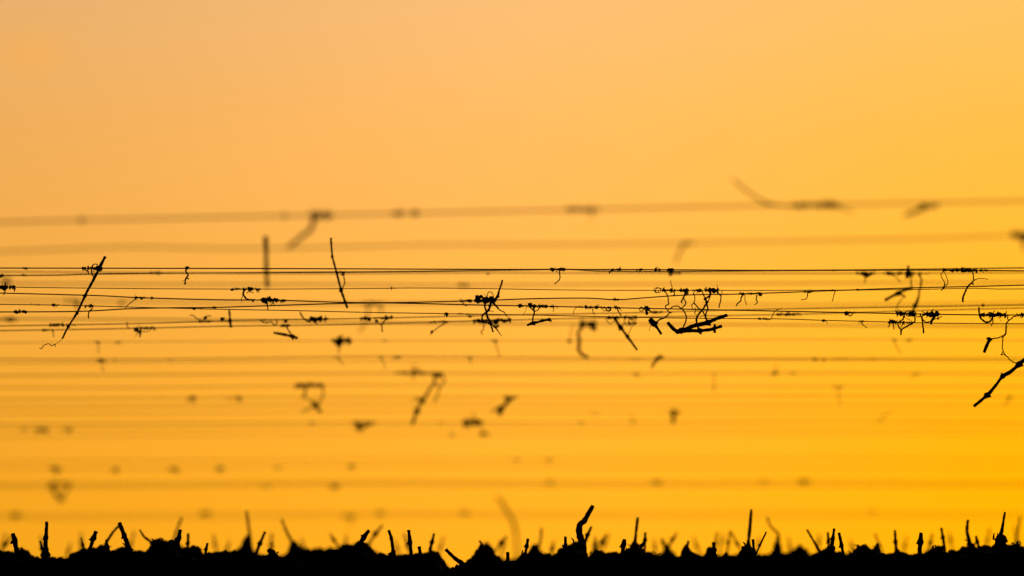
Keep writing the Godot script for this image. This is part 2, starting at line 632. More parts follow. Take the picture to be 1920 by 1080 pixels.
func build_vines() -> void:
	# a vine of the row close by: only the end of one long cane reaches up into the view
	vine(6.3, 1040, 90, [520, 1392, 640, 1378, 760, 1384, 880, 1372, 1000, 1376, 1120, 1380, 1240, 1374, 1360, 1384, 1480, 1396],
		[[1000, 1356, 22]],
		[[4.2, 2.8, [931, 932, 942, 944, 952, 962, 961, 975, 967, 1000, 970, 1040, 974, 1110, 984, 1230, 998, 1360]]],
		"very blurred vine with one long pale cane end rising beside the tall crooked spur", "vines before the sharp row")
	var g := "pruned vines of the sharp row"
	# vines of the sharp row
	vine(10.5, 330, 54,
		[-185, 1050, -120, 1042, -60, 1038, 0, 1040, 40, 1044, 100, 1047, 160, 1046, 210, 1045, 260, 1040, 300, 1038, 350, 1042, 400, 1044, 450, 1043, 500, 1044, 560, 1042, 620, 1040, 680, 1035, 730, 1040, 780, 1040, 808, 1044, 826, 1052, 842, 1072],
		[[36, 1030, 9], [86, 1026, 9], [240, 1022, 11], [297, 1014, 13], [327, 1010, 9], [515, 1036, 9], [680, 1020, 11], [738, 1032, 7]],
		[[6, 4, [24, 1000, 31, 1035]], [5.5, 2.8, [87.5, 978, 85, 1042]], [4.5, 3.4, [180, 996, 168, 1032]], [6.5, 3.2, [224, 980, 245, 1036]], [3, 2, [199, 1012, 206, 1044]], [4, 3.4, [338, 993, 333, 1022]], [2.6, 2.0, [389, 1018, 385, 1040]], [5.5, 4.5, [503, 1030, 519, 1050]], [5, 3.2, [692, 994, 675, 1020]], [4.5, 2.8, [729, 994, 734, 1012, 738, 1040]], [4, 3, [766.5, 994, 771, 1040]], [4, 3.4, [786, 1025, 789, 1042]]],
		"sharp pruned vine ending beside the small gap, with short upright spurs", g)
	vine(10.5, 1330, 55,
		[838, 1064, 852, 1058, 868, 1052, 890, 1044, 930, 1046, 960, 1048, 1000, 1044, 1040, 1044, 1080, 1040, 1130, 1042, 1180, 1038, 1230, 1042, 1290, 1044, 1340, 1046, 1400, 1044, 1450, 1042, 1520, 1042, 1580, 1040, 1640, 1036, 1700, 1040, 1760, 1032, 1800, 1034, 1850, 1040],
		[[985, 1036, 7], [1058, 1026, 10], [1086, 1012, 13], [1172, 1032, 7], [1192, 1026, 9], [1340, 1040, 7], [1398, 1020, 11], [1558, 1024, 8], [1617, 1024, 12], [1752, 1026, 12]],
		[[5.5, 3.2, [836, 1030, 852, 1046, 872, 1062]], [4, 3.4, [952, 1035, 952, 1052]], [3.2, 2.4, [990, 1010, 985, 1040]], [3.2, 2.6, [1060, 1006, 1061, 1034]], [8, 3.6, [1112, 948, 1104, 962, 1096, 976, 1087, 984, 1086, 1000, 1092, 1022]], [4.6, 3.4, [1171, 1011, 1167, 1040]], [3.4, 2.4, [1211, 1012, 1199, 1032]], [4.2, 3, [1338, 1017, 1340, 1048]], [3.2, 2.4, [1412, 1011, 1414, 1046]], [2, 1.5, [1437, 997, 1417, 1040]], [4.2, 2.6, [1564, 991, 1559, 1034]], [3.6, 2.8, [1573, 999, 1582, 1040]], [4.6, 3.6, [1727, 999, 1724, 1040]]],
		"sharp pruned vine with the tall crooked spur rising above all others", g)
	vine(10.5, 2330, 56,
		[1836, 1044, 1860, 1030, 1900, 1028, 1960, 1030, 2040, 1036, 2140, 1042, 2240, 1040, 2340, 1044, 2440, 1042, 2560, 1040, 2680, 1044, 2800, 1052],
		[[1872, 1000, 12], [1905, 1018, 12], [2060, 1024, 11], [2230, 1026, 11]],
		[[4, 2.2, [1884.5, 960, 1880, 985, 1876, 1012]], [4, 3, [2062, 990, 2056, 1030]], [4, 3, [2235, 985, 2230, 1030]]],
		"sharp pruned vine with one thin spur on a rounded head at its arm's end", g)
	# the row behind
	g = "slightly blurred vines of the next row"
	vine(12.1, 400, 42,
		[-40, 1040, 0, 1030, 30, 1037, 42, 1027, 55, 1034, 70, 1045, 95, 1047, 125, 1046, 142, 1036, 155, 1029, 180, 1027, 195, 1020, 206, 1036, 218, 1028, 232, 1027, 250, 1034, 275, 1032, 286, 1015, 305, 1011, 318, 1016, 332, 1014, 345, 1030, 360, 1023, 374, 1026, 386, 1038, 410, 1034, 445, 1033, 458, 1024, 474, 1034, 500, 1042, 535, 1042, 556, 1030, 572, 1032, 630, 1031, 645, 1022, 680, 1016, 692, 1022, 704, 1036, 740, 1038, 790, 1038, 812, 1032, 826, 1042, 836, 1056, 848, 1068],
		[],
		[[3.6, 2.2, [152, 1008, 158, 1036]], [3.4, 2.2, [224, 985, 212, 998, 198, 1020]], [3.2, 2, [262, 993, 270, 1006, 286, 1020]], [3.6, 2.6, [497, 997, 482, 1034]], [3.4, 2.4, [814, 1000, 806, 1034]], [3, 2.4, [353, 1000, 352, 1030]], [4, 2.4, [75, 1014, 82, 1040]]],
		"slightly blurred vine behind the sharp one, ending at the small gap", g)
	vine(12.1, 1330, 42,
		[862, 1064, 880, 1050, 894, 1030, 904, 1022, 918, 1026, 930, 1041, 945, 1050, 960, 1050, 985, 1036, 998, 1028, 1006, 1026, 1016, 1036, 1040, 1040, 1050, 1029, 1062, 1022, 1080, 1017, 1092, 1022, 1099, 1043, 1116, 1034, 1140, 1037, 1166, 1034, 1178, 1028, 1190, 1017, 1200, 1026, 1215, 1036, 1238, 1040, 1256, 1036, 1272, 1044, 1280, 1028, 1287, 1023, 1298, 1034, 1318, 1044, 1326, 1031, 1334, 1028, 1345, 1044, 1362, 1037, 1372, 1046, 1388, 1036, 1398, 1018, 1406, 1022, 1420, 1040, 1440, 1042, 1455, 1034, 1480, 1039, 1500, 1034, 1522, 1041, 1545, 1031, 1556, 1022, 1566, 1034, 1590, 1040, 1605, 1027, 1620, 1022, 1635, 1028, 1645, 1019, 1654, 1038, 1672, 1037, 1682, 1032, 1705, 1040, 1740, 1034, 1752, 1026, 1770, 1023],
		[],
		[[3.8, 2.6, [1109, 987, 1097, 1016]], [4, 2.4, [1196, 970, 1193, 995, 1190, 1028]], [3, 2.2, [1210, 998, 1209, 1028]], [4.4, 2.4, [1408.5, 955, 1407, 980, 1403, 1026]], [3.6, 2.2, [1513, 993, 1524, 1012, 1538, 1038]], [3.2, 2.2, [1291, 1014, 1287, 1032]], [3.4, 2.4, [1552, 998, 1556, 1034]], [3.6, 2.4, [1678, 994, 1681, 1034]], [2.6, 2, [899, 1014, 906, 1026]]],
		"slightly blurred vine behind the sharp one, with two long straight spurs", g)
	vine(12.1, 2200, 42,
		[1778, 1032, 1820, 1024, 1870, 1022, 1930, 1026, 2000, 1034, 2100, 1040, 2200, 1042, 2320, 1042, 2440, 1046, 2620, 1056],
		[[1817, 1014, 9], [1905, 1016, 10], [2040, 1024, 9]],
		[[4.6, 3, [1815, 975, 1813, 995, 1817, 1020]], [3.4, 2.4, [1765, 990, 1772, 1030]], [3.4, 2.4, [1830, 1005, 1836, 1030]]],
		"slightly blurred vine with a stout pale-edged spur on its arm", g)
	g = "strongly blurred vines of the third row"
	vine(15.6, 440, 42,
		[40, 1052, 70, 1050, 130, 1052, 150, 1034, 170, 1036, 200, 1040, 260, 1040, 310, 1026, 340, 1024, 370, 1036, 420, 1038, 445, 1030, 458, 1008, 470, 1010, 480, 1036, 520, 1042, 537, 1036, 545, 1014, 554, 1016, 572, 1028, 610, 1030, 640, 1024, 670, 1020, 692, 1022, 712, 1040, 760, 1042, 812, 1044, 834, 1066],
		[],
		[[4, 3, [341, 970, 334, 988, 324, 1018]], [4.5, 3, [462, 957, 465, 980, 468, 1004]], [5, 3, [528, 974, 536, 994, 549, 1020]], [3.5, 2.6, [618, 1000, 636, 1028]], [4.4, 3.2, [717, 984, 690, 1022]], [3.6, 2.8, [757, 1000, 770, 1040]], [3.2, 2.4, [508, 1000, 512, 1040]]],
		"blurred vine of the third row with slanting spurs behind the stubs", g)
	vine(15.6, 1290, 42,
		[892, 1064, 900, 1026, 912, 1020, 922, 1028, 934, 1046, 980, 1048, 998, 1026, 1008, 1022, 1020, 1038, 1060, 1044, 1104, 1042, 1113, 1020, 1124, 1042, 1160, 1042, 1200, 1038, 1238, 1040, 1246, 1020, 1258, 1030, 1275, 1046, 1320, 1046, 1366, 1040, 1390, 1040, 1442, 1038, 1452, 1016, 1460, 1008, 1468, 1036, 1486, 1032, 1500, 1023, 1514, 1032, 1530, 1042, 1600, 1036, 1622, 1026, 1650, 1044, 1664, 1054],
		[],
		[[3.4, 2.6, [950, 1004, 928, 1034]], [4.2, 2.8, [1015, 990, 1014, 1010, 1008, 1036]], [3.4, 2.6, [1038, 1018, 1033, 1042]], [3.6, 2.6, [1136, 1003, 1121, 1030]], [3.6, 2.6, [1116, 1006, 1117, 1030]], [3.8, 2.8, [1269, 999, 1252, 1028]], [3.6, 2.6, [1240, 1008, 1248, 1030]], [3.4, 2.6, [1345, 997, 1337, 1036]], [3.4, 2.6, [1369, 995, 1363, 1040]], [3.4, 2.4, [1370, 997, 1392, 1036]], [4.2, 2.8, [1438, 970, 1446, 988, 1460, 1004, 1455, 1030]]],
		"blurred vine of the third row with crossing thin spurs beside the tall spur", g)
	vine(15.6, 2050, 42,
		[1672, 1052, 1720, 1046, 1800, 1042, 1880, 1036, 1960, 1038, 2060, 1044, 2180, 1046, 2420, 1056],
		[[1905, 1020, 9], [1740, 1030, 8]],
		[[3.6, 2.6, [1912, 969, 1910, 990, 1904, 1020]], [3.2, 2.4, [1640, 1000, 1655, 1040]], [3.6, 2.6, [1748, 1000, 1742, 1034]]],
		"blurred vine of the third row with one faint leaning spur", g)

	# a fourth row, only its tips and stubs show as pale smears
	g = "palest blurred vines of the fourth row"
	vine(18.8, 300, 36, [-60, 1052, 20, 1046, 90, 1052, 160, 1044, 240, 1050, 330, 1044, 420, 1048, 500, 1046, 560, 1052],
		[], [[3, 2.4, [10, 1000, 4, 1040]], [3, 2.4, [76, 1004, 84, 1044]], [3, 2.2, [152, 998, 153, 1040]], [3, 2.4, [132, 1018, 126, 1044]], [3.4, 2.4, [252, 996, 240, 1040]], [3, 2.4, [400, 1002, 408, 1042]], [3, 2.2, [430, 1012, 424, 1044]], [3, 2.4, [510, 1000, 506, 1044]]],
		"palest blurred vine with thin upright stubs behind the leaning spur", g)
	vine(18.8, 720, 36, [570, 1052, 640, 1046, 720, 1048, 790, 1044, 840, 1060],
		[], [[3, 2.2, [565, 1008, 572, 1042]], [3, 2.4, [650, 1002, 646, 1036]], [3, 2.4, [740, 1012, 748, 1042]], [3, 2.2, [832, 1006, 822, 1042]]],
		"palest blurred vine ending at the small gap behind three others", g)
	vine(18.8, 1180, 36, [884, 1060, 960, 1050, 1060, 1048, 1150, 1044, 1240, 1048, 1330, 1044, 1420, 1048],
		[], [[3, 2.4, [948, 1008, 940, 1040]], [3, 2.2, [1038, 1012, 1034, 1044]], [3, 2.4, [1142, 1000, 1128, 1036]], [3, 2.4, [1226, 1010, 1230, 1042]], [3, 2.4, [1300, 1006, 1312, 1040]], [3, 2.2, [1356, 1000, 1348, 1040]], [3, 2.2, [1424, 1006, 1420, 1040]]],
		"palest blurred vine behind the tall crooked spur, with faint stubs", g)
	vine(18.8, 1700, 36, [1440, 1052, 1520, 1046, 1620, 1048, 1720, 1044, 1820, 1042, 1920, 1040, 2000, 1050],
		[], [[3, 2.4, [1478, 1006, 1484, 1040]], [3, 2.4, [1536, 1000, 1534, 1040]], [3, 2.4, [1594, 1012, 1602, 1040]], [3, 2.2, [1700, 1004, 1694, 1040]], [3, 2.4, [1780, 998, 1786, 1036]], [3, 2.4, [1856, 990, 1848, 1030]], [3, 2.4, [1902, 985, 1912, 1030]]],
		"palest blurred vine behind the thin spur on a rounded head", g)

	# the neighbours that go on along the rows
	vine(10.5, -690, 54, [-1190, 1052, -1090, 1042, -960, 1044, -820, 1038, -690, 1040, -560, 1044, -420, 1038, -300, 1042, -196, 1056],
		[[-1010, 1024, 11], [-760, 1022, 11], [-460, 1022, 11], [-260, 1026, 10]],
		[[4.5, 3, [-1004, 986, -1010, 1032]], [4.5, 3, [-752, 980, -760, 1030]], [4.5, 3, [-470, 990, -460, 1030]], [4, 3, [-252, 994, -260, 1034]]],
		"sharp pruned vine next along the row from the leaning cane's vine", "pruned vines of the sharp row")
	vine(12.1, -480, 42, [-910, 1052, -820, 1040, -700, 1044, -560, 1036, -440, 1042, -300, 1036, -160, 1042, -48, 1050],
		[[-640, 1026, 10], [-300, 1024, 10]], [[4, 2.6, [-636, 984, -640, 1034]], [4, 2.6, [-292, 990, -300, 1034]]],
		"slightly blurred vine next along the row from the one at the gap", "slightly blurred vines of the next row")
	vine(15.6, -340, 42, [-690, 1054, -560, 1044, -420, 1048, -280, 1040, -140, 1046, -60, 1040, 0, 1036, 20, 1044, 32, 1056],
		[[-420, 1030, 9]], [[3.4, 2.6, [22, 1004, 2, 1036]], [3.6, 2.6, [-412, 992, -420, 1036]], [3.6, 2.6, [-140, 990, -146, 1036]]],
		"blurred vine of the third row with a short spur at its arm's end", "strongly blurred vines of the third row")


const TW := "tendrils on the sharp wires"


func build_sharp() -> void:
	# --- topmost wire
	thing("cane_piece", "long straight leaning cane crossing the sharp wires, with loops at its top", "cane", "w1", [
		["cane", 2.9, 1.5, [197.5, 481, 189, 497, 178, 519, 160, 553, 145, 585, 128, 612, 116.5, 635], [160, 554, 3.6, 145, 586, 3.2, 128, 612, 2.6]],
		["coil", 152, 162, 2.6], ["coil", 164, 192, 3.2], ["knot", 188, 503, 5.0], ["ring", 179, 500, 5.5, 1.1], ["ring", 186, 504, 5.5, 1.0], ["knot", 178, 503, 4.0],
		["strand", 1.3, 1.2, [158, 503, 161, 507, 165, 508, 166, 513]], ["strand", 1.2, 1.2, [172, 503, 172, 512, 177, 521]],
		["strand", 0.45, 0.4, [116.5, 635, 110, 641, 104, 645]],
		["strand", 0.7, 0.8, [104, 645, 103, 650, 102, 645, 98, 648, 95, 648, 93, 645, 88, 645, 82, 648, 78, 654, 74, 652]]])
	thing("dried_tendril", "small dark bead on the topmost wire, with a twin bead under it", "tendril", "w1", [["knot", 47, 503, 2.8], ["coil", 42, 51, 1.6]], TW)
	thing("dried_tendril", "short squiggly tendril stub dangling like a hook from the topmost wire", "tendril", "w1", [["knot", 351, 502.5, 4.2],
		["strand", 1.6, 1.4, [351, 503, 348, 508, 351, 513, 353, 516, 349, 521, 347.5, 527, 347, 532]], ["knot", 347, 531.5, 2.4], ["strand", 1.2, 1.4, [349, 521, 354, 523]], ["strand", 0.5, 0.4, [347, 526, 341, 526.5]]], TW)
	thing("dried_tendril", "bristly coil on the topmost wire with one bent thread below", "tendril", "w1", [["coil", 1031, 1062, 2.8], ["knot", 1049, 505, 3.6], ["strand", 1.3, 0.9, [1049, 506, 1049.6, 515, 1049, 524, 1040, 532]]], TW)
	thing("dried_tendril", "thick short coil on the topmost wire with a forked stub", "tendril", "w1", [["coil", 1146, 1165, 2.7], ["strand", 1.0, 1.0, [1141, 504.5, 1146, 506, 1150, 505]], ["strand", 1.8, 1.2, [1151, 505, 1145, 509, 1142, 513]]], TW)
	thing("dried_tendril", "flat little coil on the topmost wire between two larger coils", "tendril", "w1", [["coil", 1192, 1206, 2.0], ["ring", 1196, 507, 2.6, 0.7]], TW)
	thing("dried_tendril", "small coil on the topmost wire with a thin upright whisker", "tendril", "w1", [["coil", 1227, 1239, 3.0], ["strand", 0.6, 0.5, [1231, 505, 1231, 500, 1235, 503, 1238, 504]]], TW)
	thing("dried_tendril", "ringed coil on the topmost wire above a reddish blurred knot", "tendril", "w1", [["coil", 1251, 1263, 3.0], ["ring", 1255, 507, 4.2, 0.9], ["ring", 1260, 507, 4.0, 0.9]], TW)
	thing("dried_tendril", "lone tiny dark bead on the topmost wires", "tendril", "w1", [["knot", 1563, 507, 2.0]], TW)
	thing("dried_tendril", "long beaded coil on the topmost wire with a forked curved twig hanging", "tendril", "w1", [["coil", 1767, 1800, 2.7], ["coil", 1800, 1832, 3.4], ["coil", 1837, 1855, 1.9], ["knot", 1812, 507.5, 5.0],
		["strand", 0.8, 0.8, [1769, 509, 1764, 516, 1768, 524, 1771, 530, 1771, 536, 1766, 543]], ["strand", 0.6, 1.0, [1770, 509, 1775, 520, 1777, 530, 1773, 537, 1766, 543]], ["strand", 1.4, 1.0, [1771.5, 532, 1769.5, 538, 1765, 545]],
		["strand", 1.2, 1.1, [1824, 509, 1825, 517, 1825.5, 526]], ["strand", 0.6, 1.0, [1853, 524, 1842, 522, 1832, 523, 1825, 527, 1822, 530]], ["strand", 1.3, 2.0, [1825, 527, 1815, 537, 1810, 547, 1806, 556, 1805, 566]], ["knot", 1823.5, 532, 2.6]], TW)
	# --- second wire
	thing("dried_tendril", "small dark bead on the soft wire under the topmost wire", "tendril", "w2", [["knot", 44, 516, 2.5], ["coil", 40, 49, 1.5]], TW)
	thing("dried_tendril", "dark wedge of tendril on the soft wire at its cut-off end", "tendril", "w2", [["knot", -1, 516.5, 5.0], ["coil", -8, 6, 3.0]], TW)
	thing("cane_piece", "bent upright brown cane crossing the sharp wires, with a thin side tendril", "cane", "w2", [
		["cane", 1.9, 2.1, [620.5, 446, 622, 468, 624, 484, 631, 510, 637, 533, 640, 545, 647, 565, 652, 579], [623, 481, 2.8, 632, 511, 3.0, 640, 545, 3.6, 648, 568, 3.0]],
		["knot", 643, 514, 3.6], ["coil", 632, 648, 1.6], ["strand", 1.1, 1.1, [643, 514, 646, 525, 645, 535, 641, 543]]])
	# --- thin third wire
	thing("dried_tendril", "dark bushy tendril clump at the cut-off end of the thin wire", "tendril", "w3", [["coil", -10, 14, 5.0], ["coil", 17, 29, 3.4], ["knot", 8, 540, 5.0], ["knot", 26, 541, 3.4], ["strand", 1.4, 1.0, [10, 541, 9, 548, 7, 553]], ["strand", 1.2, 1.0, [27, 542, 27, 547]]], TW)
	thing("dried_tendril", "spiky coil on the thin wire with a crooked hooked branch below", "tendril", "w3", [["coil", 433, 440, 2.8], ["coil", 440, 488, 2.4], ["knot", 435, 542.5, 3.4], ["knot", 467, 541.5, 5.0], ["knot", 483, 543, 3.4],
		["strand", 1.9, 1.5, [458, 543, 456, 551, 460, 558, 464, 562, 470, 562, 476, 566]], ["strand", 0.7, 0.6, [456, 552, 453, 561, 453, 567]], ["strand", 0.9, 0.7, [462, 549, 468, 547, 476, 549]], ["strand", 1.2, 0.8, [464, 561, 472, 562, 478, 561]], ["strand", 0.8, 0.7, [482, 543, 482, 548, 487, 547]]], TW)
	thing("dried_tendril", "fine prickly wisp alone on the thin wire", "tendril", "w3", [["coil", 726, 741, 1.3, 0.6], ["strand", 0.5, 0.4, [733, 545, 734, 540, 734, 536]]], TW)
	thing("cane_piece", "small torn cane stub hung on a zigzag tendril beside the forked cane", "cane", "w3", [
		["cane", 4.4, 1.8, [1219, 598, 1226, 607, 1233, 615, 1240.5, 626], [1221, 600, 5.0, 1226, 607, 6.0]],
		["coil", 1241, 1268, 3.2], ["ring", 1234, 545, 5.0, 0.7], ["strand", 0.8, 0.8, [1243, 543, 1236, 540, 1229, 540, 1226, 545, 1231, 549, 1235, 548, 1234, 544]], ["strand", 0.8, 0.5, [1261, 542, 1259, 534, 1257, 529, 1259, 525]],
		["strand", 1.2, 1.1, [1247, 547, 1252, 555, 1253, 565, 1254, 571, 1248, 573, 1250, 580, 1256, 586, 1260, 586]], ["strand", 1.1, 1.5, [1257, 585, 1247, 595, 1236, 600, 1229, 605]], ["strand", 1.2, 1.0, [1263, 546, 1265, 552, 1261, 555]],
		["strand", 0.5, 0.4, [1222, 608, 1218, 615, 1217, 621]]], "", -0.1)
	thing("cane_piece", "thick black forked cane hanging from many crossing tendrils on the thin wire", "cane", "w3", [
		["cane", 4.1, 3.4, [1276, 620, 1300, 611.5, 1325, 605, 1345, 597, 1364, 590.5], [1326, 605, 6.0]],
		["cane", 3.9, 3.2, [1270, 622.5, 1290, 620, 1311, 620, 1335, 617, 1354, 611], [1311, 621, 5.6]],
		["cane", 3.2, 3.9, [1252, 604.5, 1262, 616, 1273, 623], []],
		["cane", 2.2, 2.6, [1340.5, 608, 1340, 616, 1340, 624], []],
		["knot", 1276, 620, 6.5], ["knot", 1326, 604, 5.0], ["coil", 1268, 1290, 2.6], ["knot", 1286, 545, 5.5], ["knot", 1287, 551, 4.6], ["coil", 1297, 1316, 2.8], ["coil", 1322, 1347, 4.2], ["knot", 1338, 546, 5.2],
		["strand", 1.7, 1.2, [1286, 550, 1281, 559, 1277, 566, 1280, 568]], ["strand", 1.3, 1.1, [1282, 560, 1286, 568, 1282, 574, 1277, 580]],
		["strand", 1.0, 1.6, [1253, 581, 1262, 575, 1270, 574, 1277, 578, 1284, 586, 1287, 597, 1284, 607, 1280, 616]],
		["strand", 1.0, 0.8, [1300, 548, 1303, 560, 1301, 567, 1297, 573, 1299, 579]], ["strand", 1.2, 1.6, [1301, 567, 1308, 576, 1316, 582, 1321, 590, 1326, 602]],
		["strand", 0.8, 0.7, [1303, 577, 1304, 584, 1302, 588, 1306, 589]], ["strand", 1.2, 1.3, [1316, 545, 1320, 555, 1323, 561]], ["knot", 1322, 561, 3.4], ["knot", 1325, 567, 3.8],
		["strand", 1.8, 1.6, [1333, 548, 1330, 555, 1323, 559]], ["strand", 1.7, 2.0, [1325, 568, 1321, 575, 1316, 582, 1308, 592, 1306, 602, 1309, 612, 1311, 620]], ["strand", 1.6, 1.4, [1325, 568, 1327, 578, 1324, 588, 1322, 598]], ["strand", 1.2, 1.0, [1333, 549, 1330, 560, 1326, 568]],
		["strand", 0.9, 0.5, [1345, 546, 1345, 540, 1344, 533]], ["strand", 1.2, 1.1, [1346, 546, 1348, 552, 1352, 556, 1351, 563, 1348, 577]], ["strand", 0.7, 0.7, [1354, 544, 1353, 552, 1351, 556]]], "", -0.1)
	# --- slack fourth wire
	thing("dried_tendril", "two round knots on the slack wire with one thread slanting down", "tendril", "w4", [["knot", 256, 559, 3.6], ["knot", 267, 560.5, 3.4], ["coil", 251, 272, 1.6], ["coil", 280, 288, 2.0], ["strand", 0.9, 0.8, [255, 560, 247, 566, 240, 572, 235, 577]], ["strand", 0.6, 0.5, [255, 558, 254, 553]]], TW)
	thing("dried_tendril", "thick black knobbly coil on the slack wire with a drooping stub", "tendril", "w4", [["coil", 488, 516, 4.2], ["coil", 514, 536, 2.9], ["knot", 496, 562, 5.2], ["knot", 504, 561, 4.6], ["knot", 531, 564, 3.6], ["strand", 2.9, 2.2, [498, 564, 499, 570]], ["strand", 1.3, 1.0, [500, 568, 502, 575, 502, 582]], ["strand", 0.9, 0.7, [513, 566, 514, 572]]], TW)
	thing("dried_tendril", "bristly black tangle on the slack wire with many legs and an upright twig", "tendril", "w4", [["coil", 862, 884, 2.6], ["coil", 890, 930, 4.6], ["knot", 894, 557.5, 4.6], ["knot", 902, 557, 4.6], ["knot", 911, 560, 5.4], ["knot", 920, 561.5, 6.0], ["knot", 926, 562, 5.4],
		["strand", 1.0, 0.9, [868, 566, 870, 571, 874, 573, 877, 572]], ["strand", 0.8, 0.8, [914, 559, 914, 551, 918, 547, 923, 550, 926, 558]], ["strand", 0.6, 0.4, [911, 556, 908, 551]],
		["cane", 2.2, 1.6, [927, 562, 933, 556, 936, 545, 940, 533, 942, 525], [933, 556, 3.0]],
		["strand", 2.0, 1.6, [912, 566, 909, 572, 911, 582, 914, 586]], ["strand", 2.6, 2.2, [922, 563, 919, 572, 917, 580, 911, 586]], ["strand", 1.6, 1.3, [912, 585, 905, 591, 904, 600, 905, 604, 912, 605, 919, 606]], ["strand", 2.2, 1.6, [911, 586, 915, 596, 919, 604, 921, 612, 925, 623]], ["knot", 919, 605, 4.6], ["knot", 906, 603, 3.2],
		["strand", 1.9, 0.5, [920, 606, 930, 616, 936, 624, 941, 630]], ["strand", 2.4, 1.4, [925, 565, 929, 573, 935, 578]], ["strand", 1.2, 0.9, [932, 577, 938, 582, 946, 586, 951, 594]], ["strand", 0.8, 0.6, [916, 583, 926, 584]]], TW)
	thing("dried_tendril", "heart-shaped dark knot at the dip of the slack wire", "tendril", "w4", [["knot", 1153, 561, 3.4], ["knot", 1158.5, 562, 2.7]], TW)
	thing("dried_tendril", "reddish coil on the slack wire with three crinkled legs hanging", "tendril", "w4", [["coil", 1383, 1428, 2.3], ["knot", 1426, 552.5, 3.6], ["strand", 1.3, 1.2, [1394, 552, 1389, 560, 1389, 564, 1384, 568, 1380, 574]], ["strand", 0.8, 0.7, [1397, 553, 1397, 563, 1400, 572]], ["strand", 1.3, 0.9, [1419, 553, 1418, 562, 1420, 566, 1415, 572]]], TW)
	thing("dried_tendril", "flat dark knot on the slack wire with a backward-curling thread", "tendril", "w4", [["coil", 1507, 1524, 2.0], ["knot", 1516, 547, 3.4], ["strand", 1.0, 0.8, [1514, 548, 1514, 556, 1510, 561, 1502, 562]]], TW)
	thing("dried_tendril", "tiny coil on the slack wire with one straight slanting thread", "tendril", "w4", [["coil", 1559, 1567, 2.0], ["strand", 0.9, 0.7, [1566, 545, 1563, 556, 1560, 566]]], TW)
	thing("dried_tendril", "plain dark bead where the slack and thin wires cross", "tendril", "w4", [["knot", 1608, 543, 2.4], ["coil", 1603, 1612, 1.4]], TW)
	# --- dark fifth wire
	thing("dried_tendril", "soft dark tuft on the dark wire near its cut-off end", "tendril", "w5", [["coil", 26, 50, 3.0], ["knot", 45, 584, 3.6]], TW)
	thing("dried_tendril", "long narrow reddish bead on the dark wire over a blurred upright stub", "tendril", "w5", [["coil", 393, 407, 1.9], ["knot", 400, 576.5, 2.4]], TW)
	thing("cane_piece", "short thin level twig hung on a thread under a bristly coil", "cane", "w5", [
		["cane", 2.4, 2.0, [988, 610, 998, 606, 1008, 604, 1018, 601, 1032, 599], [999, 606.5, 4.2, 1017, 601, 3.0, 1031, 599.5, 3.6]],
		["coil", 970, 983, 3.0], ["coil", 985, 1027, 3.0], ["coil", 1029, 1047, 2.0], ["knot", 994, 571, 4.2], ["knot", 1000, 575, 4.2], ["knot", 1018, 574.5, 3.8],
		["strand", 1.2, 1.1, [995, 577, 1001, 583, 1008, 582, 1011, 576]], ["strand", 1.6, 1.3, [1001, 578, 1001.5, 587, 999, 597, 998, 606]], ["strand", 0.5, 0.4, [987, 576, 983, 588, 980, 593]], ["strand", 0.8, 0.6, [1038, 576, 1038, 582, 1036, 585]]])
	thing("dried_tendril", "long broken string of small dark coils along the dark wire", "tendril", "w5", [["coil", 1079, 1092, 2.4], ["coil", 1096, 1109, 2.8], ["coil", 1110, 1123, 3.0], ["coil", 1125, 1135, 1.8], ["coil", 1137, 1146, 2.2], ["coil", 1152, 1163, 2.8], ["ring", 1141, 579.5, 4.2, 1.4],
		["strand", 0.6, 0.5, [1080, 577, 1076, 583, 1076, 590]], ["strand", 0.9, 0.7, [1111, 578, 1112, 586, 1116, 590]], ["strand", 0.8, 0.7, [1127, 577, 1132, 583, 1137, 582]], ["strand", 1.3, 1.0, [1157, 578, 1162, 588, 1166, 594]], ["strand", 0.7, 0.6, [1160, 578, 1166, 583]]], TW)
	thing("dried_tendril", "black claw-like knot with a loop on the dark wire", "tendril", "w5", [["knot", 1212, 578.5, 5.2], ["coil", 1199, 1220, 2.0], ["ring", 1203, 580, 4.2, 1.0], ["strand", 2.4, 2.8, [1211, 581, 1213, 586, 1213, 590]], ["strand", 1.8, 1.3, [1215, 581, 1219, 583, 1221, 586]]], TW)
	thing("dried_tendril", "dark knot and open ring side by side on the dark wire", "tendril", "w5", [["knot", 1587, 587.5, 4.2], ["ring", 1594, 588.5, 4.0, 1.1], ["coil", 1582, 1604, 1.7]], TW)
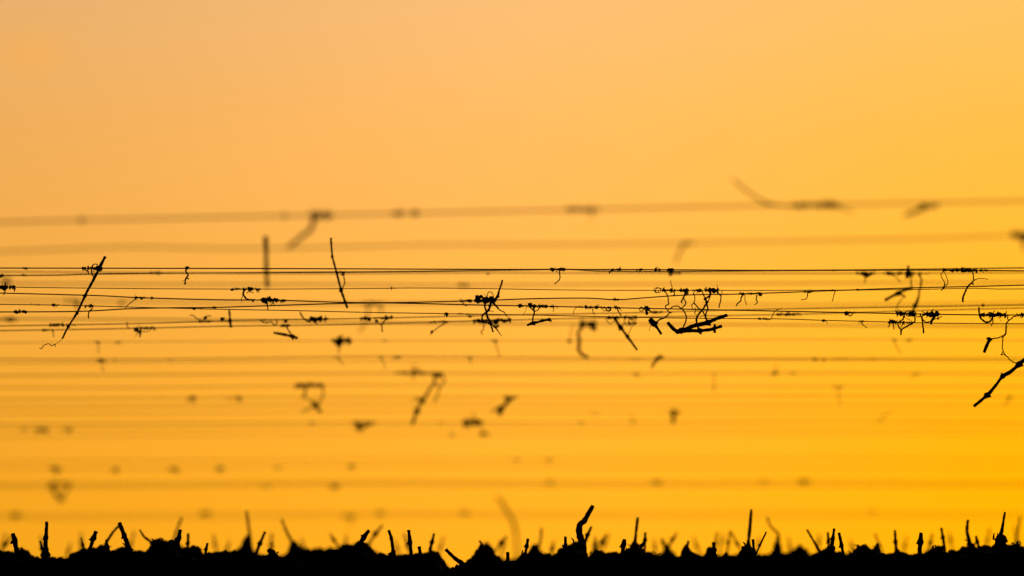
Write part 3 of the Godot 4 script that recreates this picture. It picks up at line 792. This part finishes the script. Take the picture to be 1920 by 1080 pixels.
	thing("dried_tendril", "wide bushy tangle on the dark wire with wishbone twigs below it", "tendril", "w5", [["coil", 1681, 1716, 3.6], ["coil", 1731, 1762, 4.6], ["ring", 1704, 587.5, 6.0, 1.2], ["ring", 1712, 588, 5.2, 1.2], ["knot", 1690, 588, 4.6], ["knot", 1711, 588.5, 4.6], ["knot", 1754, 588, 6.0], ["knot", 1741, 590, 4.6], ["knot", 1695, 594, 3.0],
		["strand", 1.4, 1.3, [1694, 592, 1694, 598, 1688, 602, 1684, 606, 1685, 613, 1690, 618]], ["strand", 1.4, 1.5, [1714, 590, 1716, 598, 1713, 605, 1704, 610, 1695, 615, 1690, 618]], ["strand", 1.9, 1.5, [1690, 617, 1689.5, 622, 1689, 628]], ["strand", 0.6, 0.6, [1698, 596, 1706, 600, 1711, 604]],
		["strand", 1.2, 1.8, [1725, 589, 1729, 600, 1732, 625]], ["strand", 1.1, 1.0, [1714, 589, 1720, 594, 1726, 592, 1727, 588]], ["strand", 1.3, 1.0, [1731, 590, 1729, 596, 1733, 602, 1740, 604, 1750, 599, 1760, 596, 1766, 593]], ["strand", 2.8, 2.2, [1753, 592, 1748, 600, 1745, 608]], ["knot", 1759, 598, 2.4], ["strand", 0.9, 0.7, [1728, 583, 1735, 588]]], TW)
	thing("cane_piece", "long knotty black cane slanting down from a thin twisting tendril", "cane", "w5", [
		["cane", 2.9, 3.5, [1826, 762, 1851, 741, 1866, 724, 1880, 706, 1895, 697, 1911, 683, 1925, 670, 1940, 655, 1956, 640], [1851, 741, 5.6, 1880, 706, 5.0, 1911, 683, 6.0, 1948, 648, 5.0]],
		["cane", 3.0, 2.8, [1857, 634, 1851, 646, 1845, 661], [1857, 635, 5.2]],
		["strand", 1.6, 1.8, [1835.5, 576, 1835.8, 584, 1837, 592]], ["strand", 1.9, 1.7, [1836, 590, 1841, 599, 1850, 604, 1857, 602, 1861, 596, 1861, 590]], ["coil", 1838, 1852, 3.4], ["coil", 1850, 1886, 4.0], ["coil", 1906, 1926, 3.6], ["knot", 1862, 592, 4.6], ["knot", 1873, 590, 5.2], ["ring", 1856, 589, 4.0, 0.9],
		["strand", 1.3, 0.9, [1861, 596, 1862, 604, 1858, 611]], ["strand", 0.5, 0.4, [1871, 594, 1874, 598, 1878, 603]], ["strand", 1.2, 1.1, [1885, 591, 1890, 592, 1889, 598, 1892, 601]],
		["strand", 1.1, 1.7, [1906, 593, 1900, 594, 1896, 598, 1891, 601, 1887, 607, 1886, 618, 1886, 624, 1881, 631]], ["knot", 1879.5, 631, 2.8], ["strand", 1.1, 1.3, [1880, 631, 1868, 634, 1857, 635]],
		["strand", 1.0, 1.0, [1881, 632, 1879.5, 645, 1880, 655, 1881, 658]], ["strand", 1.0, 0.9, [1881, 658, 1877, 666, 1882, 664, 1886, 668]], ["strand", 0.9, 1.1, [1881, 658, 1884, 664, 1890, 670, 1897, 677, 1909, 682]]])
	# --- lowest sharp wire
	thing("dried_tendril", "faint wisp and small prickly coil side by side on the lowest wire", "tendril", "w6", [["coil", 96, 110, 2.4], ["coil", 64, 75, 1.5, 0.6], ["strand", 0.5, 0.4, [68, 572, 60, 571, 57, 567]]], TW)
	thing("dried_tendril", "small green-black coil on the lowest wire beside the leaning cane, thread below", "tendril", "w6", [["coil", 158, 176, 2.8], ["strand", 1.2, 1.2, [174, 574, 172, 580, 167, 584, 166, 590, 166, 597]]], TW)
	thing("dried_tendril", "tiny drooping speck on the lowest wire under a long narrow bead", "tendril", "w6", [["knot", 364, 579.5, 2.8], ["coil", 360, 390, 1.1, 0.6]], TW)
	thing("dried_tendril", "compact dark knot with a short foot on the lowest wire", "tendril", "w6", [["knot", 837, 588.5, 3.6], ["coil", 832, 842, 2.0], ["strand", 2.2, 1.8, [837, 589, 838, 594]]], TW)
	thing("dried_tendril", "two little dark dashes on the lowest wire", "tendril", "w6", [["coil", 859, 869, 1.8], ["coil", 872, 879, 1.9]], TW)
	thing("dried_tendril", "dark dash on the lowest wire with a long thread swinging upward", "tendril", "w6", [["coil", 1420, 1437, 1.9], ["strand", 0.9, 0.8, [1434, 598, 1440, 600, 1446, 597, 1450, 588, 1456, 582, 1465, 578]]], TW)
	thing("dried_tendril", "small ragged knot on the lowest wire with a curled tail", "tendril", "w6", [["knot", 1544, 601, 3.2], ["strand", 1.0, 0.8, [1546, 601, 1549, 602, 1551, 607]]], TW)
	thing("dried_tendril", "small soft knot on the lowest wire with a thread trailing sideways", "tendril", "w6", [["coil", 1608, 1619, 2.2], ["strand", 0.9, 0.8, [1614, 604, 1618, 609, 1626, 615]]], TW)
	thing("dried_tendril", "greenish fringed coil on the lowest wire behind the wishbone twigs", "tendril", "w6", [["coil", 1665, 1714, 2.4], ["knot", 1674, 603, 5.0], ["strand", 1.0, 0.7, [1669, 602, 1668, 597]], ["strand", 1.2, 0.9, [1668, 604, 1667, 611, 1665, 613]], ["strand", 1.2, 0.8, [1675, 606, 1676, 618]], ["strand", 0.7, 0.6, [1696, 604, 1690, 612, 1688, 617]]], TW)


func build_front() -> void:
	var g := "blurred tendrils on the wires before the sharp row"
	thing("dried_tendril", "soft reddish smudge on the orange band beside the squiggly stub", "tendril", "m1", [["coil", 281, 302, 2.2], ["knot", 297, 512, 4.2]], g)
	thing("dried_tendril", "faint soft speck on the orange band above the bristly tangle", "tendril", "m1", [["knot", 914, 513, 3.4]], g)
	thing("dried_tendril", "soft reddish knot on the orange band under a ringed coil", "tendril", "m1", [["knot", 1257, 514, 4.6], ["coil", 1258, 1277, 2.6]], g)
	thing("dried_tendril", "blurred dark triangular clump on the orange band", "tendril", "m1", [["coil", 1605, 1641, 2.8], ["knot", 1624, 515, 6.6], ["knot", 1618, 513, 4.6], ["knot", 1632, 513, 4.6], ["strand", 1.3, 0.9, [1623, 518, 1621, 531]]], g)
	thing("dried_tendril", "blurred row of dark knots ending in an upright stub on the orange band", "tendril", "m1", [["coil", 1654, 1692, 2.6], ["coil", 1694, 1716, 3.6], ["knot", 1666, 513, 4.6], ["knot", 1684, 513, 4.6], ["knot", 1702, 512, 6.6], ["knot", 1704, 516, 5.0], ["strand", 2.4, 2.6, [1703, 498, 1702, 508, 1699, 522]], ["strand", 1.0, 0.8, [1674, 516, 1682, 522, 1690, 529]]], g)
	thing("cane_piece", "blurred forked brown cane slanting under the row of dark knots", "cane", "m1", [["cane", 2.8, 2.8, [1659, 563, 1682, 550.5, 1698, 543, 1712, 539.5], [1683, 550, 5.0]], ["strand", 2.0, 2.0, [1684, 551, 1692, 553, 1698, 558]], ["strand", 1.3, 1.2, [1709, 513, 1708, 528, 1709, 540]], ["strand", 0.9, 1.0, [1694, 558, 1686, 566, 1682, 576, 1682, 586]], ["coil", 1704, 1714, 1.8]])
	thing("cane_piece", "blurred upright brown stub hanging on a pale bent tendril", "cane", "m1", [["cane", 2.8, 2.4, [1723, 556, 1717, 570, 1713, 580, 1712, 592], [1716, 572, 4.4]], ["strand", 1.8, 1.8, [1720, 512, 1727, 522, 1727, 532, 1724, 545, 1722, 558]], ["coil", 1716, 1745, 1.7]])
	thing("cane_piece", "thick soft vertical brown stick crossing the topmost wires", "cane", "m2", [["cane", 4.4, 4.0, [498, 444, 499, 470, 500, 500, 502, 540], []], ["coil", 495, 508, 1.8]])
	thing("dried_tendril", "blurred reddish dash on the orange band before the bristly tangle", "tendril", "m2", [["coil", 858, 878, 3.6], ["strand", 1.6, 1.2, [875, 534, 878, 540]]], g)
	thing("dried_tendril", "soft brown round tuft with a loop above the bushy clump", "tendril", "m2", [["knot", 12, 531, 6.0], ["ring", 12, 526, 8.0, 1.6]], g)
	thing("dried_tendril", "blurred brown hook on the broad band beside the leaning cane", "tendril", "m3", [["coil", 122, 148, 3.2], ["knot", 144, 569, 4.5], ["strand", 2.0, 1.6, [146, 568, 145, 582]]], g)
	thing("dried_tendril", "blurred round reddish spot alone on the broad orange band", "tendril", "m3", [["knot", 228, 568, 5.2]], g)
	thing("dried_tendril", "blurred dark bar with dangling pale loops on the broad band", "tendril", "m3", [["coil", 678, 718, 3.0], ["knot", 697, 569, 5.0], ["strand", 1.7, 1.6, [686, 570, 690, 582, 688, 596, 682, 612, 672, 622]], ["strand", 1.5, 1.2, [694, 570, 690, 582]], ["strand", 1.4, 1.2, [712, 570, 716, 580]], ["knot", 715, 581, 4.0]], g)
	thing("dried_tendril", "blurred reddish spot at the cut-off end of the lower orange band", "tendril", "m4", [["coil", 6, 32, 3.4], ["knot", 18, 599.5, 5.5], ["knot", 0, 600, 4.4]], g)
	thing("dried_tendril", "fuzzy red-brown bow with a long drooping hook under the sharp wires", "tendril", "m4", [["coil", 1085, 1117, 5.0], ["knot", 1092, 612, 5.5], ["knot", 1113, 615, 6.2], ["knot", 1102, 610, 4.6], ["strand", 2.6, 3.0, [1090, 614, 1084, 624, 1086, 634]], ["strand", 3.4, 3.0, [1086, 632, 1086, 644, 1085, 655, 1091, 665, 1103, 670]], ["strand", 1.6, 1.4, [1090, 596, 1091, 608]]], g)
	thing("dried_tendril", "faint orange spot on a thread beside the fuzzy bow", "tendril", "m4", [["knot", 1067, 641, 4.4], ["strand", 0.8, 0.8, [1075, 609, 1070, 624, 1067, 640]]], g)
	# the row close before the camera
	var h := "faint wide smudges on the two uppermost bands"
	thing("dried_tendril", "pale round smudge on the uppermost band over the leaning cane", "tendril", "n1", [["knot", 153, 413, 6.0]], h)
	thing("dried_tendril", "pale square smudge on the uppermost band before the drooping ribbon", "tendril", "n1", [["knot", 534, 405, 5.2]], h)
	thing("dried_tendril", "blurred brown ribbon drooping from the uppermost band", "tendril", "n1", [["coil", 583, 622, 6.0], ["knot", 590, 407, 6.0], ["knot", 612, 404, 4.4], ["strand", 4.4, 3.0, [588, 408, 584, 428, 566, 443, 548, 458, 538, 466]]], h)
	thing("dried_tendril", "two brown spots close together on the uppermost band", "tendril", "n1", [["coil", 733, 758, 4.2], ["knot", 744, 400, 5.6], ["knot", 778, 399, 7.6]], h)
	thing("dried_tendril", "brown bristly smudge on the uppermost band with a faint foot", "tendril", "n1", [["coil", 1062, 1122, 4.0], ["knot", 1078, 393, 4.8], ["knot", 1098, 394, 5.6], ["strand", 1.6, 1.2, [1108, 394, 1112, 412]]], h)
	thing("dried_tendril", "dark brown knot with a long faint whip rising above the uppermost band", "tendril", "n1", [["coil", 1482, 1572, 4.6], ["knot", 1500, 386, 5.2], ["knot", 1526, 385, 4.8], ["knot", 1554, 384, 8.0], ["knot", 1556, 384, 5.6], ["strand", 3.0, 2.0, [1490, 386, 1455, 384, 1430, 377, 1400, 358, 1374, 336]], ["strand", 2.0, 1.4, [1562, 386, 1580, 391, 1602, 400]]], h)
	thing("dried_tendril", "winged brown smudge on the uppermost band beyond the dark knot", "tendril", "n1", [["knot", 1733, 385, 6.4], ["strand", 4.4, 3.4, [1733, 388, 1718, 397, 1696, 403]], ["strand", 3.6, 3.0, [1735, 388, 1748, 388, 1760, 384]], ["knot", 1730, 392, 4.8]], h)
	thing("dried_tendril", "faint brown spot with a pale tail on the second band", "tendril", "n2", [["knot", 1288, 456, 4.8], ["coil", 1276, 1302, 3.0], ["strand", 2.6, 2.0, [1284, 458, 1274, 472, 1266, 494]]], h)
	thing("dried_tendril", "dark brown smudge at the cut-off end of the second band", "tendril", "n2", [["coil", 1896, 1940, 6.0], ["knot", 1910, 443, 5.6], ["knot", 1924, 446, 7.2], ["strand", 3.5, 3.0, [1918, 446, 1922, 470]]], h)


func build_behind() -> void:
	var g := "soft tendrils on the wires just behind the sharp row"
	thing("dried_tendril", "flat green-black tuft crossing behind the lower end of the leaning cane", "tendril", "b1", [["coil", 92, 120, 3.0], ["coil", 122, 144, 1.6], ["knot", 100, 609, 3.6], ["strand", 1.0, 0.8, [125, 609, 130, 615, 132, 612]]], g)
	thing("dried_tendril", "loose pale wisp strung before a short upright stub", "tendril", "b1", [["strand", 1.0, 0.9, [356, 592, 362, 591, 368, 597, 376, 600, 384, 603]], ["strand", 1.1, 0.9, [380, 603, 386, 594, 392, 592, 396, 594]], ["knot", 385, 596, 3.6], ["coil", 372, 400, 1.6]], g)
	thing("cane_piece", "short upright dark stub standing on the soft wire", "cane", "b1", [["cane", 1.8, 2.4, [429.5, 581, 431, 592, 431.5, 602, 434, 614], [431.5, 601, 3.4]], ["knot", 417, 598, 4.2], ["coil", 414, 436, 2.0]])
	thing("dried_tendril", "thin wavy thread creeping along the soft wires", "tendril", "b1", [["strand", 1.1, 1.0, [487, 599, 492, 603, 500, 605, 508, 603, 513, 608, 518, 609]], ["coil", 484, 498, 1.4], ["strand", 1.3, 0.9, [519, 600, 519, 608]]], g)
	thing("dried_tendril", "dense dark bushy clump with a thin curved tail on soft wire", "tendril", "b1", [["coil", 580, 603, 4.6], ["knot", 590, 600, 5.6], ["knot", 597, 598, 4.6], ["knot", 610, 598.5, 4.0], ["strand", 1.0, 0.7, [610, 592, 610, 606]], ["coil", 603, 616, 2.2], ["strand", 1.5, 1.6, [562.5, 585, 566, 592, 571, 599, 581, 604]]], g)
	thing("dried_tendril", "dark double knot on soft wire under the dangling pale loops", "tendril", "b1", [["coil", 676, 695, 3.2], ["knot", 685, 596.5, 4.2], ["knot", 692, 600, 3.6]], g)
	thing("dried_tendril", "small winged dark clump on soft wire with a straight foot", "tendril", "b1", [["coil", 714, 736, 3.2], ["knot", 725, 597, 4.4], ["knot", 706, 602, 3.4], ["coil", 700, 714, 1.4], ["strand", 1.3, 1.2, [723, 599, 717, 607, 716, 612, 717, 623]], ["strand", 0.9, 0.8, [706, 602, 712, 608, 717, 609]]], g)
	thing("dried_tendril", "faint soft speck under two little dark dashes", "tendril", "b1", [["knot", 882, 593.5, 2.8], ["coil", 876, 888, 1.4]], g)
	thing("dried_tendril", "pale flat tuft on the lower soft wire with one short thread", "tendril", "b2", [["coil", 78, 100, 2.0], ["strand", 1.0, 0.8, [99, 620, 100, 626, 101, 632]]], g)
	thing("dried_tendril", "bushy dark spray with a drooping foot and hooked whisker", "tendril", "b2", [["coil", 249, 290, 2.6], ["knot", 256, 618, 4.6], ["knot", 261, 623, 4.4], ["strand", 0.9, 0.8, [238, 603, 239, 612, 245, 616, 252, 615]], ["strand", 1.8, 1.4, [260, 622, 263, 627, 262, 632]], ["strand", 0.8, 0.7, [264, 620, 272, 622, 280, 620, 284, 616]], ["strand", 0.8, 0.6, [258, 625, 254, 631]]], g)
	thing("cane_piece", "soft short level cane hung on a slanting thread under the wires", "cane", "b2", [["cane", 2.6, 3.0, [513, 624, 528, 626.5, 545, 630, 558, 634.5], [548, 630.5, 4.6]], ["strand", 1.4, 1.4, [536, 609, 540, 618, 548, 630]], ["coil", 524, 546, 2.6], ["knot", 536, 602, 3.6]])
	thing("dried_tendril", "flat dark strip on lower soft wire with a thread to a small knob", "tendril", "b2", [["coil", 804, 838, 1.8], ["coil", 829, 839, 2.4], ["strand", 1.1, 1.0, [836, 605, 824, 612, 814, 620]], ["knot", 809.5, 622.5, 3.6], ["strand", 1.4, 0.9, [809, 623, 808, 628]]], g)
	thing("dried_tendril", "broad blurred green-black clump behind the bristly tangle's feet", "tendril", "b2", [["coil", 886, 958, 3.4], ["knot", 898, 603, 5.2], ["knot", 930, 605, 6.0], ["knot", 931, 612, 4.8], ["knot", 945, 603, 4.0], ["strand", 1.0, 0.8, [908, 606, 906, 618, 902, 622, 905, 628]]], g)
	thing("cane_piece", "straight soft slanting cane under a spray of loops on the soft wire", "cane", "b2", [["cane", 3.0, 2.2, [1151, 595, 1158, 606, 1165, 616, 1177, 633, 1194, 657], [1164, 614, 4.8, 1176, 631, 3.4]], ["coil", 1136, 1196, 2.8], ["ring", 1185, 604, 6.5, 0.9], ["ring", 1178, 602, 8.0, 0.8], ["knot", 1190, 606, 3.6], ["knot", 1180, 606, 3.0], ["strand", 0.7, 0.6, [1186, 611, 1181, 620, 1178, 628]], ["strand", 0.8, 0.7, [1137, 599, 1140, 605, 1146, 607, 1150, 602]], ["strand", 0.9, 0.8, [1166, 612, 1172, 606, 1180, 607]]])
	thing("dried_tendril", "faint green smear on the soft wire beside a black claw-like knot", "tendril", "b1", [["coil", 1222, 1244, 2.6]], g)
	thing("dried_tendril", "faint flat blurred smear under the dark dash with the swinging thread", "tendril", "b2", [["coil", 1455, 1502, 2.6], ["knot", 1474, 590.5, 3.8]], g)
	thing("dried_tendril", "soft green speck on the climbing wire over the stub of the curled branch", "tendril", "b1", [["knot", 1843, 572.5, 3.2], ["coil", 1838, 1850, 1.4]], g)


const ON := {
	"f1": "on the topmost pale wire", "f2": "on the strongest pale wire", "f3": "on the lower first pale wire",
	"g1": "on the slanting cane's wire", "g2": "on the square frame's wire", "g3": "on the leaf-like clump's wire",
	"h2": "on the thick stump's wire", "h3": "on the oblong bundle's wire", "i1": "just under the oblong bundle's wire", "i2": "just under the oblong bundle's wire",
	"j1": "on the band third above the vines", "j2": "on the band third above the vines", "k1": "on the band second above the vines", "k2": "on the band second above the vines", "l1": "on the lowest pale band", "l2": "on the lowest pale band",
}


func far_one(key: String, x: float, r: float, wide: float, drop: Array, group: String) -> void:
	var y := wy(key, x)
	var pick := RandomNumberGenerator.new()
	pick.seed = int(x * 13.0 + y * 7.0)
	var parts := [["knot", x, y + r * 0.2, r * 0.66], ["coil", x - wide, x + wide * pick.randf_range(0.5, 1.1), r * 0.4, r * 0.11]]
	for i in 3:
		var bx := x + pick.randf_range(-0.8, 0.8) * r
		var dx := pick.randf_range(-1.3, 1.3) * r
		var dy := pick.randf_range(-0.5, 1.7) * r
		parts.append(["strand", r * 0.2, r * 0.13, [bx, y, bx + dx * 0.6, y + dy * 0.4, bx + dx, y + dy]])
	var size := "tiny" if r < 4.0 else ("small" if r < 5.5 else ("fair-sized" if r < 7.0 else "large"))
	var look := " flat" if wide > 11.0 else (" round" if wide < 8.5 else "")
	var tail := ""
	if r > 5.0:
		parts.append(["knot", x + wide * pick.randf_range(-0.6, 0.6), y + r * pick.randf_range(0.0, 0.5), r * 0.5])
	if drop:
		var a := [x, y]
		for i in range(0, drop.size(), 2):
			a.append(x + drop[i])
			a.append(y + drop[i + 1])
		parts.append(["strand", 1.2, 1.0, a])
		tail = " with a rising thread" if drop[1] < 0 else " with a hanging thread"
	thing("dried_tendril", size + look + " blurred tendril knot" + tail + " " + ON[key], "tendril", key, parts, group)


func build_far() -> void:
	var g := "blurred knots on the first pale wires"
	for a in [["f1", 184, 5, 9, [1, 22]], ["f1", 221, 4.4, 7, []], ["f2", 189, 6.5, 9, [2, 14, 6, 24]], ["f2", 216, 3, 12, []], ["f2", 632, 4.2, 11, [8, 10, 12, 16]], ["f2", 715, 4.2, 8, [4, 12, 8, 24]], ["f2", 747, 5, 13, []], ["f1", 720, 3.6, 8, []], ["f1", 928, 5, 10, [4, 14, 10, 32]], ["f2", 881, 4.6, 7, [3, 14]], ["f2", 1196, 3.4, 22, []], ["f2", 1530, 4.4, 7, []], ["f2", 1576, 3.6, 16, []], ["f2", 1638, 3.2, 12, []], ["f1", 1704, 4.2, 12, []], ["f1", 1676, 4, 6, [6, 14, 14, 26]], ["f2", 320, 3, 8, []]]:
		far_one(a[0], a[1], a[2], a[3], a[4], g)
	thing("dried_tendril", "dark blurred bow-shaped clump with a stem under the bent upright cane", "tendril", "f1", [["coil", 622, 658, 5.0], ["knot", 634, 642, 7.5], ["knot", 650, 638, 5.5], ["knot", 637, 646, 5.5], ["strand", 2.4, 1.6, [641, 628, 640, 640, 636, 652, 635, 662]]])
	thing("cane_piece", "blurred short slanting stub on the first pale wires", "cane", "f2", [["cane", 4.0, 2.6, [1240, 666, 1230, 676, 1221, 690], []], ["knot", 1234, 673, 5.0], ["coil", 1226, 1246, 2.4]])
	thing("cane_piece", "long blurred slanting cane with two dark knots along its pale wire", "cane", "g1", [["cane", 3.2, 4.2, [816, 714, 806, 730, 792, 752, 781, 772, 773, 796], [790, 750, 5.5, 782, 770, 5.5]], ["coil", 742, 834, 3.0], ["knot", 778, 697, 6.5], ["knot", 786, 698, 5.0], ["knot", 821, 703, 7.5], ["knot", 816, 706, 5.0], ["strand", 2.2, 1.6, [772, 700, 776, 712]], ["strand", 2.4, 2.0, [826, 704, 834, 712, 824, 728, 820, 742, 814, 754]], ["strand", 2.0, 1.8, [812, 708, 822, 726]], ["strand", 2.2, 1.6, [792, 748, 780, 746, 777, 752]], ["ring", 778, 691, 7.0, 1.2]])
	g = "blurred knots among the middle pale bands"
	for a in [["g1", 1194, 5, 9, [0, 10]], ["g1", 1453, 6, 8, [4, -16]], ["g1", 1340, 2.6, 5, [-2, 36]], ["g1", 1720, 3.4, 14, [-14, 10]], ["g2", 1572, 4.6, 12, [2, 32]], ["g3", 1895, 4.4, 10, [-14, 16]], ["g3", 360, 7.5, 10, [4, 14]], ["g3", 432, 4, 14, []], ["g3", 448, 6.5, 8, [6, 10]], ["h3", 585, 5, 9, []], ["h3", 1090, 4, 9, []], ["h3", 1187, 4.4, 8, [-3, -16]], ["h3", 1650, 4, 7, [12, -14, 20, -18]], ["h3", 825, 3.4, 12, []], ["g1", 1488, 4, 10, []], ["f3", 1545, 3.4, 6, []], ["h2", 1115, 3.6, 8, []]]:
		far_one(a[0], a[1], a[2], a[3], a[4], g)
	thing("dried_tendril", "blurred square frame of tendrils with a dark torn stub in its corner", "tendril", "g2", [["coil", 552, 608, 3.6], ["knot", 562, 722, 5.5], ["knot", 582, 720, 5.0], ["strand", 3.0, 2.4, [574, 724, 572, 736, 568, 748]], ["strand", 2.2, 2.0, [604, 724, 606, 740, 598, 756]], ["strand", 4.6, 3.4, [586, 752, 594, 764, 603, 774]], ["knot", 592, 760, 7.5], ["strand", 2.2, 1.6, [588, 762, 576, 768, 564, 772]], ["strand", 1.8, 1.6, [570, 742, 582, 752, 590, 758]]])
	thing("dried_tendril", "blurred slanting leaf-like clump beside the dark oblong bundle", "tendril", "g3", [["knot", 956, 748, 6.5], ["coil", 944, 970, 3.0], ["strand", 5.0, 4.4, [956, 748, 946, 760, 938, 772, 936, 780]], ["knot", 938, 768, 7.0], ["strand", 2.4, 1.8, [940, 766, 928, 768, 920, 772]]])
	thing("dried_tendril", "darkest blurred oblong tendril bundle on the pale bands", "tendril", "h3", [["coil", 870, 904, 5.6], ["knot", 879, 790.5, 6.5], ["knot", 888, 790.5, 6.5], ["knot", 897, 790.5, 6.5], ["strand", 2.0, 1.6, [876, 792, 872, 804]], ["strand", 1.4, 1.0, [886, 788, 888, 772]]])
	thing("dried_tendril", "blurred spot hanging just under the dark oblong bundle", "tendril", "i2", [["knot", 906, 813, 6.0], ["coil", 898, 918, 2.6]])
	thing("dried_tendril", "blurred V-shaped tendril clump on the pale bands", "tendril", "h3", [["coil", 658, 704, 2.6], ["strand", 5.0, 4.6, [668, 790, 671, 800, 675, 808]], ["strand", 4.4, 3.0, [675, 806, 686, 798, 698, 794]], ["knot", 672, 798, 6.0]])
	thing("cane_piece", "blurred short thick upright stump on the pale bands", "cane", "h2", [["cane", 6.0, 4.6, [1263, 768, 1263, 780, 1262, 794], []], ["coil", 1252, 1276, 2.8], ["knot", 1265, 774, 5.0]])
	g = "faint smudges on the lowest pale bands"
	for a in [["i1", 46, 5, 10, []], ["i1", 78, 8, 13, []], ["i1", 128, 6.5, 14, [6, 8]], ["j2", 105, 9.5, 11, [1, 16]], ["j2", 218, 7.5, 9, []], ["j2", 327, 8, 9, []], ["j2", 413, 7.5, 8, []], ["j2", 660, 7, 9, []], ["j2", 520, 5, 9, []], ["j1", 970, 5, 10, []], ["j1", 1030, 5, 14, []], ["k2", 98, 6, 8, [4, 14]], ["k2", 630, 7, 12, []], ["k2", 500, 5, 9, []], ["k1", 1030, 6, 10, []], ["k1", 1232, 7, 12, []], ["k1", 1508, 7, 14, []], ["k1", 1432, 5, 14, []], ["l1", 30, 9, 11, []], ["l1", 386, 8, 10, []], ["l2", 657, 7, 16, [0, 24]], ["l1", 715, 7, 11, []], ["l1", 872, 7, 10, []], ["l1", 1635, 5, 10, []], ["i1", 665, 3, 8, []], ["i2", 848, 5, 8, []]]:
		far_one(a[0], a[1], a[2], a[3], a[4], g)
	thing("dried_tendril", "faint Y-shaped blurred smudge on the band next above the lowest", "tendril", "k1", [["knot", 98, 910, 6.0], ["coil", 90, 134, 3.0], ["strand", 4.0, 4.6, [98, 908, 104, 924, 114, 936]], ["strand", 3.2, 2.6, [132, 908, 124, 920, 116, 932]], ["knot", 114, 936, 7.0]])
